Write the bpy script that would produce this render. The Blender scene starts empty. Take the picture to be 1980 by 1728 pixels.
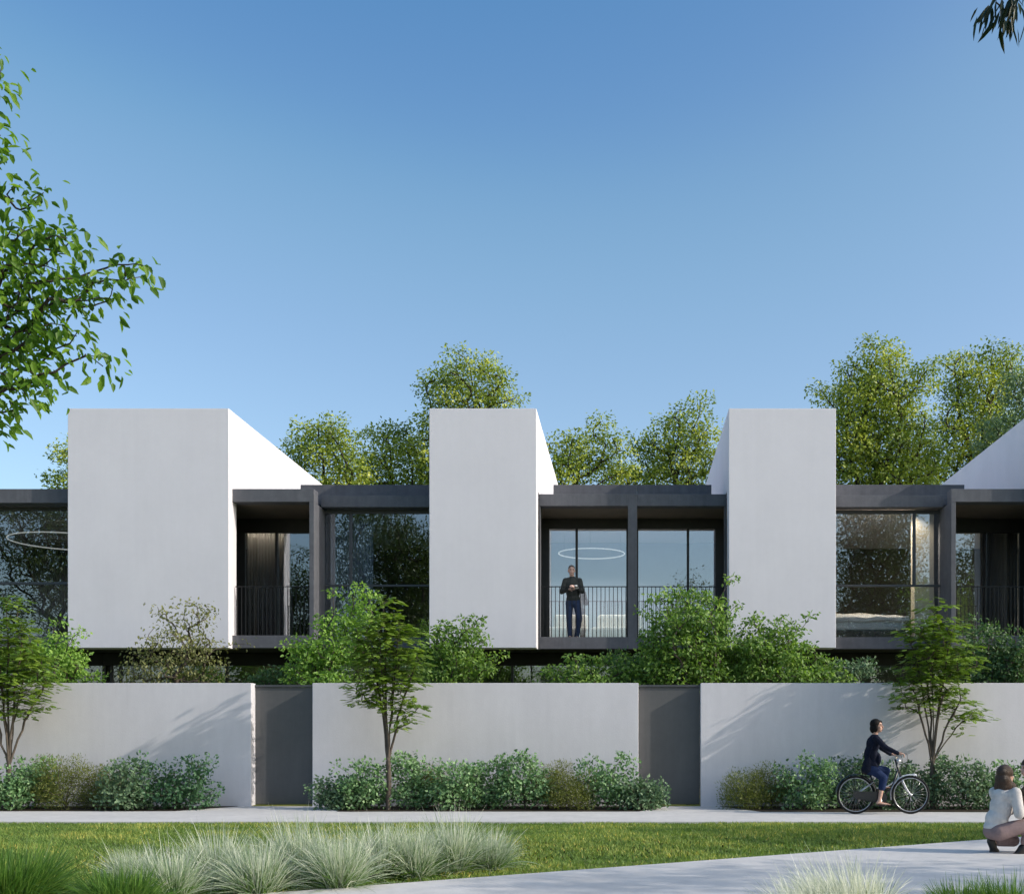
import bpy, bmesh, math, random
import numpy as np
from mathutils import Vector, Matrix

sc = bpy.context.scene
R = math.radians
# ------------------------------------------------------------------ camera, sky, sun, exposure
F = 2200.0            # focal length in photograph pixels
VX, VY = 1217.0, 1418.0   # vanishing point in the photograph
CAM_H = 1.4
cam = bpy.data.cameras.new('camera'); camo = bpy.data.objects.new('camera', cam)
sc.collection.objects.link(camo); sc.camera = camo
camo.location = (0, 0, CAM_H); camo.rotation_euler = (R(90), 0, 0)
cam.sensor_fit = 'HORIZONTAL'; cam.sensor_width = 36; cam.lens = 36 * F / 1980
cam.shift_x = (990 - VX) / 1980; cam.shift_y = (VY - 864) / 1980
cam.clip_start = 0.05; cam.clip_end = 3000
TO_SUN = Vector((1.0, -0.25, 0.575)).normalized()
world = bpy.data.worlds.new('World'); sc.world = world; world.use_nodes = True
wn = world.node_tree; bg = wn.nodes['Background']
sky = wn.nodes.new('ShaderNodeTexSky'); sky.sky_type = 'NISHITA'; sky.sun_disc = False
sky.sun_elevation = math.asin(TO_SUN.z); sky.sun_rotation = math.atan2(TO_SUN.x, TO_SUN.y)
sky.air_density = 1.0; sky.dust_density = 2.0; sky.ozone_density = 2.4
grade = wn.nodes.new('ShaderNodeRGBCurve')      # film-like toe: deepens the blue of the upper sky
for ch, pts_ in ((0, ((.70, .30), (.93, .58), (1.12, .98), (1.45, 1.40), (2.2, 2.2), (4, 4))), (1, ((.9, .76), (1.5, 1.27), (1.8, 1.78), (2.3, 2.25), (4, 4)))):
    cv = grade.mapping.curves[ch]
    for a_, b_ in pts_: cv.points.new(a_ / 10, b_ / 10)
grade.mapping.update()
pre = wn.nodes.new('ShaderNodeVectorMath'); pre.operation = 'SCALE'; pre.inputs['Scale'].default_value = 0.1
post = wn.nodes.new('ShaderNodeVectorMath'); post.operation = 'MULTIPLY'; post.inputs[1].default_value = (9.9, 10.1, 9.5)
wn.links.new(sky.outputs[0], pre.inputs[0]); wn.links.new(pre.outputs[0], grade.inputs['Color']); wn.links.new(grade.outputs[0], post.inputs[0])
wn.links.new(post.outputs[0], bg.inputs[0]); bg.inputs[1].default_value = 0.15
sun = bpy.data.lights.new('sun', 'SUN'); suno = bpy.data.objects.new('sun', sun); sc.collection.objects.link(suno)
sun.energy = 2.2; sun.angle = R(0.55); sun.color = (1.0, 0.93, 0.82)
suno.rotation_euler = TO_SUN.to_track_quat('Z', 'Y').to_euler(); suno.location = TO_SUN * 60
sc.view_settings.view_transform = 'Standard'; sc.view_settings.look = 'None'
sc.view_settings.exposure = 0.6; sc.view_settings.gamma = 1.0
sc.cycles.use_denoising = True
sc.cycles.max_bounces = 10; sc.cycles.transparent_max_bounces = 24

# ------------------------------------------------------------------ helpers
def XP(px, Y): return (px - VX) / F * Y
def ZP(py, Y): return CAM_H + (VY - py) / F * Y
def P(px, py, Y): return np.array((XP(px, Y), Y, ZP(py, Y)))
def GY(py): return CAM_H * F / (py - VY)          # distance of the ground seen at row py

COL = sc.collection
def link(o, parent=None):
    COL.objects.link(o)
    if parent is not None: o.parent = parent
    return o
def rootloc(o):
    while o.parent is not None: o = o.parent
    return np.array(o.location)
def tag(o, label=None, cat=None, group=None, kind=None):
    if label: o['label'] = label
    if cat: o['category'] = cat
    if group: o['group'] = group
    if kind: o['kind'] = kind
    return o
def thing(name, label, cat, loc=(0, 0, 0), group=None):
    o = bpy.data.objects.new(name, None); o.location = [float(a) for a in loc]; o.empty_display_size = 0.2
    link(o); return tag(o, label, cat, group)

def mesh_np(name, V, Fc, mat=None, var=None, smooth=False):
    V = np.asarray(V, dtype=np.float32).reshape(-1, 3); Fc = np.asarray(Fc, dtype=np.int32)
    k = Fc.shape[1]; n = Fc.shape[0]
    me = bpy.data.meshes.new(name)
    me.vertices.add(len(V)); me.vertices.foreach_set('co', V.ravel())
    me.loops.add(n * k); me.loops.foreach_set('vertex_index', Fc.ravel())
    me.polygons.add(n); me.polygons.foreach_set('loop_start', np.arange(n, dtype=np.int32) * k)
    me.polygons.foreach_set('loop_total', np.full(n, k, dtype=np.int32))
    if smooth: me.polygons.foreach_set('use_smooth', np.ones(n, dtype=bool))
    me.update(calc_edges=True)
    if var is not None:
        a = me.attributes.new('var', 'FLOAT', 'POINT'); a.data.foreach_set('value', np.asarray(var, dtype=np.float32))
    if mat: me.materials.append(mat)
    return me
def obj_np(name, V, Fc, mat, parent=None, var=None, smooth=False):
    V = np.asarray(V, dtype=np.float64).reshape(-1, 3)
    if parent is not None: V = V - rootloc(parent)
    return link(bpy.data.objects.new(name, mesh_np(name, V, Fc, mat, var, smooth)), parent)
def obj_bm(name, bm, mat, parent=None, smooth=False):
    if parent is not None:
        bmesh.ops.translate(bm, verts=bm.verts, vec=-Vector(rootloc(parent)))
    me = bpy.data.meshes.new(name); bm.to_mesh(me); bm.free()
    if smooth:
        for p in me.polygons: p.use_smooth = True
    if mat: me.materials.append(mat)
    return link(bpy.data.objects.new(name, me), parent)
def bm_box(bm, x0, x1, y0, y1, z0, z1, bev=0.0):
    x0, x1 = min(x0, x1), max(x0, x1)
    r = bmesh.ops.create_cube(bm, size=1.0)
    M = Matrix.Translation(((x0 + x1) / 2, (y0 + y1) / 2, (z0 + z1) / 2)) @ Matrix.Diagonal((x1 - x0, y1 - y0, z1 - z0, 1))
    bmesh.ops.transform(bm, matrix=M, verts=r['verts'])
    if bev > 0:
        es = list({e for v in r['verts'] for e in v.link_edges})
        bmesh.ops.bevel(bm, geom=es, offset=bev, segments=2, profile=0.5, affect='EDGES')
def box(name, x0, x1, y0, y1, z0, z1, mat, parent=None, bev=0.006):
    bm = bmesh.new(); bm_box(bm, x0, x1, y0, y1, z0, z1, bev); return obj_bm(name, bm, mat, parent)
def boxes(name, lst, mat, parent=None, bev=0.006):
    bm = bmesh.new()
    for b in lst: bm_box(bm, *b, bev)
    return obj_bm(name, bm, mat, parent)
def sheet(name, pts, z, mat, parent=None):
    bm = bmesh.new(); vs = [bm.verts.new((p[0], p[1], z)) for p in pts]; f = bm.faces.new(vs)
    if f.normal.z < 0: f.normal_flip()
    bm.normal_update()
    if f.normal.z < 0: bmesh.ops.reverse_faces(bm, faces=[f])
    bmesh.ops.triangulate(bm, faces=bm.faces[:])
    return obj_bm(name, bm, mat, parent)
def slab(name, pts, z0, z1, mat, parent=None):
    bm = bmesh.new(); vs = [bm.verts.new((p[0], p[1], z0)) for p in pts]; f = bm.faces.new(vs)
    r = bmesh.ops.extrude_face_region(bm, geom=[f])
    bmesh.ops.translate(bm, verts=[v for v in r['geom'] if isinstance(v, bmesh.types.BMVert)], vec=(0, 0, z1 - z0))
    bmesh.ops.recalc_face_normals(bm, faces=bm.faces[:])
    return obj_bm(name, bm, mat, parent)
def prism_x(name, prof, x0, x1, mat, parent=None, bev=0.008):   # (y,z) outline pushed along x
    bm = bmesh.new(); vs = [bm.verts.new((x0, y, z)) for y, z in prof]; f = bm.faces.new(vs)
    r = bmesh.ops.extrude_face_region(bm, geom=[f])
    bmesh.ops.translate(bm, verts=[v for v in r['geom'] if isinstance(v, bmesh.types.BMVert)], vec=(x1 - x0, 0, 0))
    bmesh.ops.recalc_face_normals(bm, faces=bm.faces[:])
    if bev: bmesh.ops.bevel(bm, geom=bm.edges[:], offset=bev, segments=2, profile=0.5, affect='EDGES')
    return obj_bm(name, bm, mat, parent)

# tube meshes (numpy): list of polylines with radii
def frames(T):
    T = T / np.maximum(np.linalg.norm(T, axis=-1, keepdims=True), 1e-9)
    up = np.where(np.abs(T[..., 2:3]) > 0.9, np.array([1.0, 0, 0]), np.array([0, 0, 1.0]))
    A = np.cross(T, up); A /= np.maximum(np.linalg.norm(A, axis=-1, keepdims=True), 1e-9)
    return A, np.cross(T, A)
def edges_tubes(P0, P1, r0, r1, k=6):
    P0 = np.asarray(P0, float); P1 = np.asarray(P1, float); n = len(P0)
    A, B = frames(P1 - P0); a = np.arange(k) * 2 * math.pi / k
    ring = np.cos(a)[None, :, None] * A[:, None, :] + np.sin(a)[None, :, None] * B[:, None, :]
    V = np.concatenate([P0[:, None] + ring * np.asarray(r0)[:, None, None], P1[:, None] + ring * np.asarray(r1)[:, None, None]], 1)
    i = np.arange(k); j = (i + 1) % k
    q = np.stack([i, j, j + k, i + k], 1)
    Fq = (np.arange(n) * 2 * k)[:, None, None] + q[None]
    return V.reshape(-1, 3), Fq.reshape(-1, 4)
def path_tube(pts, rad, k=10, closed=False):
    pts = np.asarray(pts, float); n = len(pts)
    rad = np.full(n, rad) if np.isscalar(rad) else np.asarray(rad, float)
    if closed: T = np.roll(pts, -1, 0) - np.roll(pts, 1, 0)
    else:
        T = np.gradient(pts, axis=0)
    T /= np.linalg.norm(T, axis=1, keepdims=True)
    A = np.zeros_like(T); up = np.array([0, 0, 1.0]) if abs(T[0, 2]) < 0.9 else np.array([0, 1.0, 0])
    a0 = np.cross(T[0], up); a0 /= np.linalg.norm(a0)
    for i in range(n):
        a0 = a0 - T[i] * np.dot(a0, T[i]); a0 /= np.linalg.norm(a0); A[i] = a0
    B = np.cross(T, A); an = np.arange(k) * 2 * math.pi / k
    V = pts[:, None] + rad[:, None, None] * (np.cos(an)[None, :, None] * A[:, None] + np.sin(an)[None, :, None] * B[:, None])
    Fq = []
    for i in range(n if closed else n - 1):
        b = (i + 1) % n
        for j in range(k):
            Fq.append((i * k + j, i * k + (j + 1) % k, b * k + (j + 1) % k, b * k + j))
    V = V.reshape(-1, 3)
    if not closed:      # end caps
        c0 = len(V); V = np.vstack([V, pts[0], pts[-1]])
        for j in range(k):
            Fq.append((c0, (j + 1) % k, j, c0)); e = (n - 1) * k
            Fq.append((c0 + 1, e + j, e + (j + 1) % k, c0 + 1))
    return V, Fq
def merge(parts):
    Vs, Fs, o = [], [], 0
    for V, Fq in parts:
        Vs.append(np.asarray(V)); Fs.append(np.asarray(Fq, dtype=np.int64) + o); o += len(V)
    return np.vstack(Vs), np.vstack(Fs)
def tubes(name, paths, mat, parent=None, k=10, smooth=True):
    V, Fq = merge([path_tube(p, r, k, c) for p, r, c in paths])
    V = np.asarray(V, float)
    if parent is not None: V = V - rootloc(parent)
    # caps are stored as degenerate quads: write them as triangles
    me = bpy.data.meshes.new(name)
    me.from_pydata([tuple(v) for v in V], [], [tuple(f) if f[0] != f[3] else tuple(f[:3]) for f in Fq.tolist()])
    if smooth:
        for p in me.polygons: p.use_smooth = True
    if mat: me.materials.append(mat)
    return link(bpy.data.objects.new(name, me), parent)
def bez(pts, n=16):
    pts = [np.asarray(p, float) for p in pts]; t = np.linspace(0, 1, n)[:, None]; m = len(pts) - 1
    return sum(math.comb(m, i) * (1 - t) ** (m - i) * t ** i * pts[i] for i in range(m + 1))
def arc(c, r, a0, a1, n=40, y=None):     # arc in the x-z plane
    a = np.radians(np.linspace(a0, a1, n)); c = np.asarray(c, float)
    return np.stack([c[0] + r * np.cos(a), np.full(n, c[1]), c[2] + r * np.sin(a)], 1)

# ------------------------------------------------------------------ materials
def new_mat(name):
    m = bpy.data.materials.new(name); m.use_nodes = True; nt = m.node_tree
    return m, nt, nt.nodes, nt.links, nt.nodes['Principled BSDF']
def mat_surface(name, c1, c2=None, rough=0.7, scale=3.0, bump=0.05, bscale=60.0, metal=0.0, spec=0.4, stretch=(1, 1, 1), big=0.0):
    m, nt, N, L, B = new_mat(name)
    B.inputs['Roughness'].default_value = rough; B.inputs['Metallic'].default_value = metal
    B.inputs['Specular IOR Level'].default_value = spec
    if c2 is None: c2 = tuple(x * 0.86 for x in c1)
    tc = N.new('ShaderNodeTexCoord'); mp = N.new('ShaderNodeMapping'); mp.inputs['Scale'].default_value = stretch
    L.new(tc.outputs['Object'], mp.inputs['Vector'])
    n1 = N.new('ShaderNodeTexNoise'); n1.inputs['Scale'].default_value = scale; n1.inputs['Detail'].default_value = 8; n1.inputs['Roughness'].default_value = 0.65
    L.new(mp.outputs[0], n1.inputs['Vector'])
    cr = N.new('ShaderNodeValToRGB'); cr.color_ramp.elements[0].position = 0.33; cr.color_ramp.elements[1].position = 0.68
    cr.color_ramp.elements[0].color = (*c2, 1); cr.color_ramp.elements[1].color = (*c1, 1)
    L.new(n1.outputs['Fac'], cr.inputs[0]); L.new(cr.outputs[0], B.inputs['Base Color'])
    if bump > 0:
        n2 = N.new('ShaderNodeTexNoise'); n2.inputs['Scale'].default_value = bscale; n2.inputs['Detail'].default_value = 6
        L.new(mp.outputs[0], n2.inputs['Vector'])
        bp = N.new('ShaderNodeBump'); bp.inputs['Strength'].default_value = bump; bp.inputs['Distance'].default_value = 0.02
        L.new(n2.outputs['Fac'], bp.inputs['Height']); L.new(bp.outputs[0], B.inputs['Normal'])
    return m
def weather(m, amount, k=1.0):
    """faint vertical run marks and cloudy patches over the base colour"""
    nt = m.node_tree; N = nt.nodes; L = nt.links; B = N['Principled BSDF']; src = B.inputs['Base Color'].links[0].from_socket
    tc = N.new('ShaderNodeTexCoord'); mp = N.new('ShaderNodeMapping'); mp.inputs['Scale'].default_value = (3.2 * k, 3.2 * k, .16); L.new(tc.outputs['Object'], mp.inputs['Vector'])
    n1 = N.new('ShaderNodeTexNoise'); n1.inputs['Scale'].default_value = 2.2; n1.inputs['Detail'].default_value = 10; n1.inputs['Roughness'].default_value = .7; L.new(mp.outputs[0], n1.inputs['Vector'])
    n2 = N.new('ShaderNodeTexNoise'); n2.inputs['Scale'].default_value = 7; n2.inputs['Detail'].default_value = 12; n2.inputs['Roughness'].default_value = .75; L.new(tc.outputs['Object'], n2.inputs['Vector'])
    ad = N.new('ShaderNodeMath'); ad.operation = 'MULTIPLY'; L.new(n1.outputs['Fac'], ad.inputs[0]); L.new(n2.outputs['Fac'], ad.inputs[1])
    mr = N.new('ShaderNodeMapRange'); mr.inputs['From Min'].default_value = .15; mr.inputs['From Max'].default_value = .36; mr.inputs['To Min'].default_value = 1 - amount; mr.inputs['To Max'].default_value = 1.0; L.new(ad.outputs[0], mr.inputs['Value'])
    mx = N.new('ShaderNodeMixRGB'); mx.blend_type = 'MULTIPLY'; mx.inputs[0].default_value = 1; L.new(src, mx.inputs[1]); L.new(mr.outputs[0], mx.inputs[2]); L.new(mx.outputs[0], B.inputs['Base Color'])
def mat_leaf(name, cols, rough=0.45, trans=0.35, tcol=None, spec=0.35):
    m, nt, N, L, B = new_mat(name)
    at = N.new('ShaderNodeAttribute'); at.attribute_name = 'var'
    cr = N.new('ShaderNodeValToRGB'); el = cr.color_ramp.elements
    el[0].position = 0; el[0].color = (*cols[0], 1); el[1].position = 1; el[1].color = (*cols[-1], 1)
    for i, c in enumerate(cols[1:-1]):
        e = el.new((i + 1) / (len(cols) - 1)); e.color = (*c, 1)
    L.new(at.outputs['Fac'], cr.inputs[0]); L.new(cr.outputs[0], B.inputs['Base Color'])
    B.inputs['Roughness'].default_value = rough; B.inputs['Specular IOR Level'].default_value = spec
    tr = N.new('ShaderNodeBsdfTranslucent'); mx = N.new('ShaderNodeMixRGB'); mx.blend_type = 'MULTIPLY'; mx.inputs[0].default_value = 1
    t = tcol or (1.5, 1.6, 0.7); mx.inputs[2].default_value = (*t, 1)
    L.new(cr.outputs[0], mx.inputs[1]); L.new(mx.outputs[0], tr.inputs['Color'])
    ms = N.new('ShaderNodeMixShader'); ms.inputs[0].default_value = trans
    L.new(B.outputs[0], ms.inputs[1]); L.new(tr.outputs[0], ms.inputs[2])
    L.new(ms.outputs[0], N['Material Output'].inputs['Surface'])
    return m
def mat_glass(name, refl=0.15, tint=(0.86, 0.9, 0.92)):
    m, nt, N, L, B = new_mat(name); N.remove(B)
    tr = N.new('ShaderNodeBsdfTransparent'); tr.inputs[0].default_value = (*tint, 1)
    gl = N.new('ShaderNodeBsdfGlossy'); gl.inputs['Roughness'].default_value = 0.0; gl.inputs['Color'].default_value = (0.92, 0.95, 1, 1)
    lw = N.new('ShaderNodeLayerWeight'); lw.inputs['Blend'].default_value = 0.5
    pw = N.new('ShaderNodeMath'); pw.operation = 'POWER'; pw.inputs[1].default_value = 4
    L.new(lw.outputs['Facing'], pw.inputs[0])
    ad = N.new('ShaderNodeMath'); ad.operation = 'MULTIPLY_ADD'; ad.inputs[1].default_value = 0.8; ad.inputs[2].default_value = refl; ad.use_clamp = True
    L.new(pw.outputs[0], ad.inputs[0])
    mx = N.new('ShaderNodeMixShader'); L.new(ad.outputs[0], mx.inputs[0]); L.new(tr.outputs[0], mx.inputs[1]); L.new(gl.outputs[0], mx.inputs[2])
    L.new(mx.outputs[0], N['Material Output'].inputs['Surface'])
    return m
def mat_emit(name, col, strength):
    m, nt, N, L, B = new_mat(name)
    B.inputs['Base Color'].default_value = (*col, 1); B.inputs['Emission Color'].default_value = (*col, 1); B.inputs['Emission Strength'].default_value = strength
    return m
def mat_plain(name, c, rough=0.5, metal=0.0, spec=0.5, coat=0.0):
    m = mat_surface(name, c, tuple(x * 0.9 for x in c), rough=rough, metal=metal, spec=spec, bump=0.0, scale=20)
    m.node_tree.nodes['Principled BSDF'].inputs['Coat Weight'].default_value = coat
    return m

M_PLASTER = mat_surface('white_plaster', (0.780, 0.752, 0.800), (0.735, 0.708, 0.755), rough=0.85, scale=0.9, bump=0.12, bscale=70, spec=0.2, stretch=(1, 1, 0.7))
M_WALL = mat_surface('garden_wall_plaster', (0.705, 0.682, 0.715), (0.64, 0.617, 0.65), rough=0.88, scale=1.1, bump=0.16, bscale=55, spec=0.2, stretch=(1.4, 1, 0.5))
M_CONC = mat_surface('dark_grey_render', (0.148, 0.150, 0.170), (0.116, 0.118, 0.136), rough=0.75, scale=2.2, bump=0.08, bscale=50, spec=0.3)
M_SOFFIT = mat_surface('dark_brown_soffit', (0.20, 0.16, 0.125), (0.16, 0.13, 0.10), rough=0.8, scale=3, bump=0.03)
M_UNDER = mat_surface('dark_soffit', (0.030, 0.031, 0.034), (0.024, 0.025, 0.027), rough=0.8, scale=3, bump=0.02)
M_FRAME = mat_surface('anodised_frame', (0.050, 0.048, 0.045), (0.042, 0.041, 0.039), rough=0.42, scale=6, bump=0.0, metal=0.3)
M_MULL = mat_surface('window_mullion', (0.085, 0.088, 0.095), (0.075, 0.078, 0.085), rough=0.5, scale=6, bump=0.0, metal=0.2)
M_RAIL = mat_surface('railing_metal', (0.018, 0.018, 0.019), rough=0.45, scale=8, bump=0.0, metal=0.2)
M_GLASS = mat_glass('window_glass', 0.17)
M_GLASS2 = mat_glass('balcony_door_glass', 0.24)
M_BACK = mat_surface('blue_grey_wall', (0.36, 0.38, 0.44), (0.33, 0.35, 0.41), rough=.9, scale=1, bump=0.0)
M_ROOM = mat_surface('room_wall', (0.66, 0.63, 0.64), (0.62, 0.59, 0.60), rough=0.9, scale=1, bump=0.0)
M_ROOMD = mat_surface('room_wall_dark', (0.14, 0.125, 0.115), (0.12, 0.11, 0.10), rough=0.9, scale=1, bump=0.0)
M_FLOORW = mat_surface('room_floor', (0.30, 0.25, 0.20), (0.24, 0.20, 0.16), rough=0.5, scale=5, bump=0.0, stretch=(1, 8, 1))
M_GATE = mat_surface('gate_metal', (0.125, 0.123, 0.125), (0.108, 0.107, 0.110), rough=0.55, scale=1.2, bump=0.02, bscale=120, metal=0.1)
M_PATH = mat_surface('pale_concrete', (0.65, 0.62, 0.60), (0.57, 0.545, 0.53), rough=0.85, scale=0.8, bump=0.10, bscale=90, spec=0.2)
M_SOIL = mat_surface('dark_soil', (0.060, 0.048, 0.035), (0.03, 0.025, 0.018), rough=0.95, scale=8, bump=0.5, bscale=30, spec=0.1)
M_TURF = mat_surface('turf', (0.155, 0.170, 0.045), (0.090, 0.120, 0.032), rough=0.95, scale=2.2, bump=0.5, bscale=60, spec=0.1)
M_MOSS = mat_surface('moss_strip', (0.33, 0.31, 0.06), (0.16, 0.17, 0.04), rough=0.9, scale=14, bump=0.3)
M_BARK = mat_surface('grey_bark', (0.135, 0.108, 0.086), (0.070, 0.056, 0.045), rough=0.9, scale=14, bump=0.5, bscale=40, stretch=(1, 1, 0.25))
M_BARKD = mat_surface('dark_bark', (0.060, 0.046, 0.036), (0.030, 0.024, 0.020), rough=0.9, scale=10, bump=0.4, bscale=30, stretch=(1, 1, 0.25))
M_CURT = mat_surface('curtain_fabric', (0.24, 0.215, 0.19), (0.21, 0.19, 0.165), rough=0.9, scale=20, bump=0.02)
M_SHEER = mat_surface('sheer_fabric', (0.30, 0.32, 0.36), (0.27, 0.29, 0.33), rough=0.9, scale=20, bump=0.02)
M_SOFA = mat_surface('cream_upholstery', (0.80, 0.76, 0.69), (0.74, 0.70, 0.63), rough=0.9, scale=8, bump=0.06, bscale=120)
M_LINEN = mat_surface('white_linen', (0.82, 0.81, 0.80), (0.76, 0.75, 0.75), rough=0.9, scale=6, bump=0.1, bscale=30)
M_CREAM = mat_surface('cream_wall', (0.72, 0.64, 0.52), (0.68, 0.60, 0.49), rough=0.9, scale=2, bump=0.02)
M_RING = mat_emit('ring_light', (1.0, 0.97, 0.92), 0.29)
M_BED_FILL = mat_emit('added_bed_strip', (1.0, 0.86, 0.70), 3.0)  # glow of the invented strip over the bed
M_LED = mat_emit('led_strip', (1.0, 0.86, 0.70), 26.0)

weather(M_PLASTER, .032, .8); weather(M_WALL, .05, .8); weather(M_PATH, .12, .5); weather(M_CONC, .22); weather(M_GATE, .12)
# leaf palettes
def SC(k, cols): return [tuple(min(.9, x * k) for x in c) for c in cols]
L_BG = mat_leaf('leaf_background', [(0.070, 0.115, 0.016), (0.165, 0.235, 0.030), (0.340, 0.400, 0.055), (0.520, 0.530, 0.095)], trans=0.24)
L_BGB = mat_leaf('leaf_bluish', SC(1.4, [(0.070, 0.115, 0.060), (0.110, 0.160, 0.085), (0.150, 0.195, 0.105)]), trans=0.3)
L_REFL = mat_leaf('leaf_dark_tree', SC(1, [(0.040, 0.070, 0.016), (0.065, 0.100, 0.020), (0.090, 0.125, 0.026)]), trans=0.3)
L_STREET = mat_leaf('leaf_street_tree', [(0.080, 0.150, 0.020), (0.170, 0.270, 0.036), (0.320, 0.430, 0.070)], trans=0.34)
L_MAPLE = mat_leaf('leaf_maple', [(0.100, 0.200, 0.036), (0.200, 0.350, 0.066), (0.380, 0.540, 0.130)], trans=0.38)
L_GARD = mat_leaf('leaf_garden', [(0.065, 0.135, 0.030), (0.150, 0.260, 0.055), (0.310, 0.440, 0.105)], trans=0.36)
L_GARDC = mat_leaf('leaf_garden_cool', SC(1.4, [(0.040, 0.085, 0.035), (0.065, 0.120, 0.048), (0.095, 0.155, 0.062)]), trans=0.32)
L_BIRCH = mat_leaf('leaf_birch', SC(1.3, [(0.100, 0.110, 0.040), (0.150, 0.160, 0.060), (0.220, 0.215, 0.100)]), trans=0.3)
L_EU = mat_leaf('leaf_blue_green', [(0.050, 0.115, 0.036), (0.115, 0.225, 0.085), (0.215, 0.360, 0.160), (0.42, 0.56, 0.31)], trans=0.25, tcol=(1.2, 1.3, 0.9))
L_EUG = mat_leaf('leaf_grey_green', [(0.065, 0.120, 0.055), (0.130, 0.215, 0.110), (0.260, 0.360, 0.215)], trans=0.25, tcol=(1.2, 1.3, 0.9))
L_OLIVE = mat_leaf('leaf_olive', [(0.080, 0.110, 0.024), (0.140, 0.170, 0.036), (0.250, 0.260, 0.070)], trans=0.3)
L_DARK = mat_leaf('leaf_dark_shrub', SC(1.4, [(0.022, 0.060, 0.028), (0.040, 0.095, 0.042), (0.070, 0.140, 0.070)]), trans=0.22)
L_FORE = mat_leaf('leaf_foreground', [(0.050, 0.115, 0.014), (0.105, 0.215, 0.022), (0.230, 0.370, 0.036)], trans=0.42)
L_DROOP = mat_leaf('leaf_drooping', SC(1, [(0.012, 0.026, 0.010), (0.022, 0.040, 0.014)]), trans=0.1)
G_FEATHER = mat_leaf('feather_grass', [(0.20, 0.30, 0.15), (0.42, 0.50, 0.33), (0.72, 0.75, 0.60)], rough=0.6, trans=0.35, tcol=(1.1, 1.1, 1.0))
G_PALE = mat_leaf('pale_feather_grass', [(0.56, 0.59, 0.46), (0.76, 0.77, 0.64), (0.88, 0.87, 0.78)], rough=0.6, trans=0.35, tcol=(1.1, 1.1, 1.0))
G_SEDGE = mat_leaf('green_sedge', SC(1.3, [(0.035, 0.090, 0.018), (0.070, 0.150, 0.025), (0.140, 0.215, 0.045)]), rough=0.45, trans=0.3)
G_LAWN = mat_leaf('lawn_blades', [(0.085, 0.155, 0.038), (0.180, 0.270, 0.060), (0.380, 0.410, 0.110), (0.620, 0.500, 0.130)], rough=0.6, trans=0.3)

# ------------------------------------------------------------------ plants
T_DIAMOND = (np.array([(0, 0, 0), (.45, .5, .10), (1, 0, 0), (.45, -.5, .10)], float), np.array([(0, 1, 2, 3)]))
T_OVATE = (np.array([(0, 0, 0), (.28, .46, .10), (.68, .34, .07), (1, 0, -.10), (.68, -.34, .07), (.28, -.46, .10)], float), np.array([(0, 3, 2, 1), (0, 5, 4, 3)]))
T_LONG = (np.array([(0, 0, 0), (.3, .5, .03), (.7, .36, 0), (1, 0, -.06), (.7, -.36, 0), (.3, -.5, .03)], float), np.array([(0, 3, 2, 1), (0, 5, 4, 3)]))
def t_pinnate(n=5, ll=0.42, lw=0.15):
    V, Fq = [], []
    for i in range(n):
        u = 0.18 + 0.72 * i / (n - 1)
        for s in (-1, 1):
            b = len(V); d = np.array((0.45, s * 0.9, -0.12)); d /= np.linalg.norm(d); w = np.array((d[1], -d[0], 0)) * s
            o = np.array((u, 0, 0.03 * math.sin(u * 3))); L = ll * (1 - 0.35 * abs(u - 0.45))
            V += [o, o + d * L * .45 + w * lw, o + d * L, o + d * L * .45 - w * lw]; Fq.append((b, b + 1, b + 2, b + 3))
    b = len(V); o = np.array((.9, 0, 0)); V += [o, o + (.18, lw, 0), o + (.40, 0, -.04), o + (.18, -lw, 0)]; Fq.append((b, b + 1, b + 2, b + 3))
    return np.array(V, float), np.array(Fq)
T_PINN = t_pinnate()
def t_cluster(rng, n=5, spread=0.6, tpl=T_DIAMOND):
    """a twig end with n leaves set round it"""
    V, Fq, o = [], [], 0
    for i in range(n):
        a = rng.uniform(0, 2 * math.pi); d = np.array((rng.uniform(.1, .9), math.cos(a) * spread, math.sin(a) * spread * .6)); L = np.linalg.norm(d); d /= L
        A, B = frames(d[None]); W, Nn = A[0], B[0]
        base = d * rng.uniform(0, .5) + np.array((i / n * .6, 0, 0))
        v = base + tpl[0][:, :1] * d * .55 + tpl[0][:, 1:2] * W * .34 + tpl[0][:, 2:] * Nn * .5
        V.append(v); Fq.append(tpl[1] + o); o += len(v)
    return np.vstack(V), np.vstack(Fq)
def leaves(rng, pos, D, Nrm, tpl, length, width):
    """set the leaf template at every pos, axis D, normal near Nrm"""
    tv, tf = tpl; n = len(pos)
    D = D / np.linalg.norm(D, axis=1, keepdims=True)
    W = np.cross(Nrm, D); W /= np.maximum(np.linalg.norm(W, axis=1, keepdims=True), 1e-9); Nn = np.cross(D, W)
    V = pos[:, None] + tv[None, :, :1] * D[:, None] * length[:, None, None] + tv[None, :, 1:2] * W[:, None] * width[:, None, None] + tv[None, :, 2:] * Nn[:, None] * length[:, None, None]
    Fq = (np.arange(n) * len(tv))[:, None, None] + tf[None]
    return V.reshape(-1, 3), Fq.reshape(-1, tf.shape[1])
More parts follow.
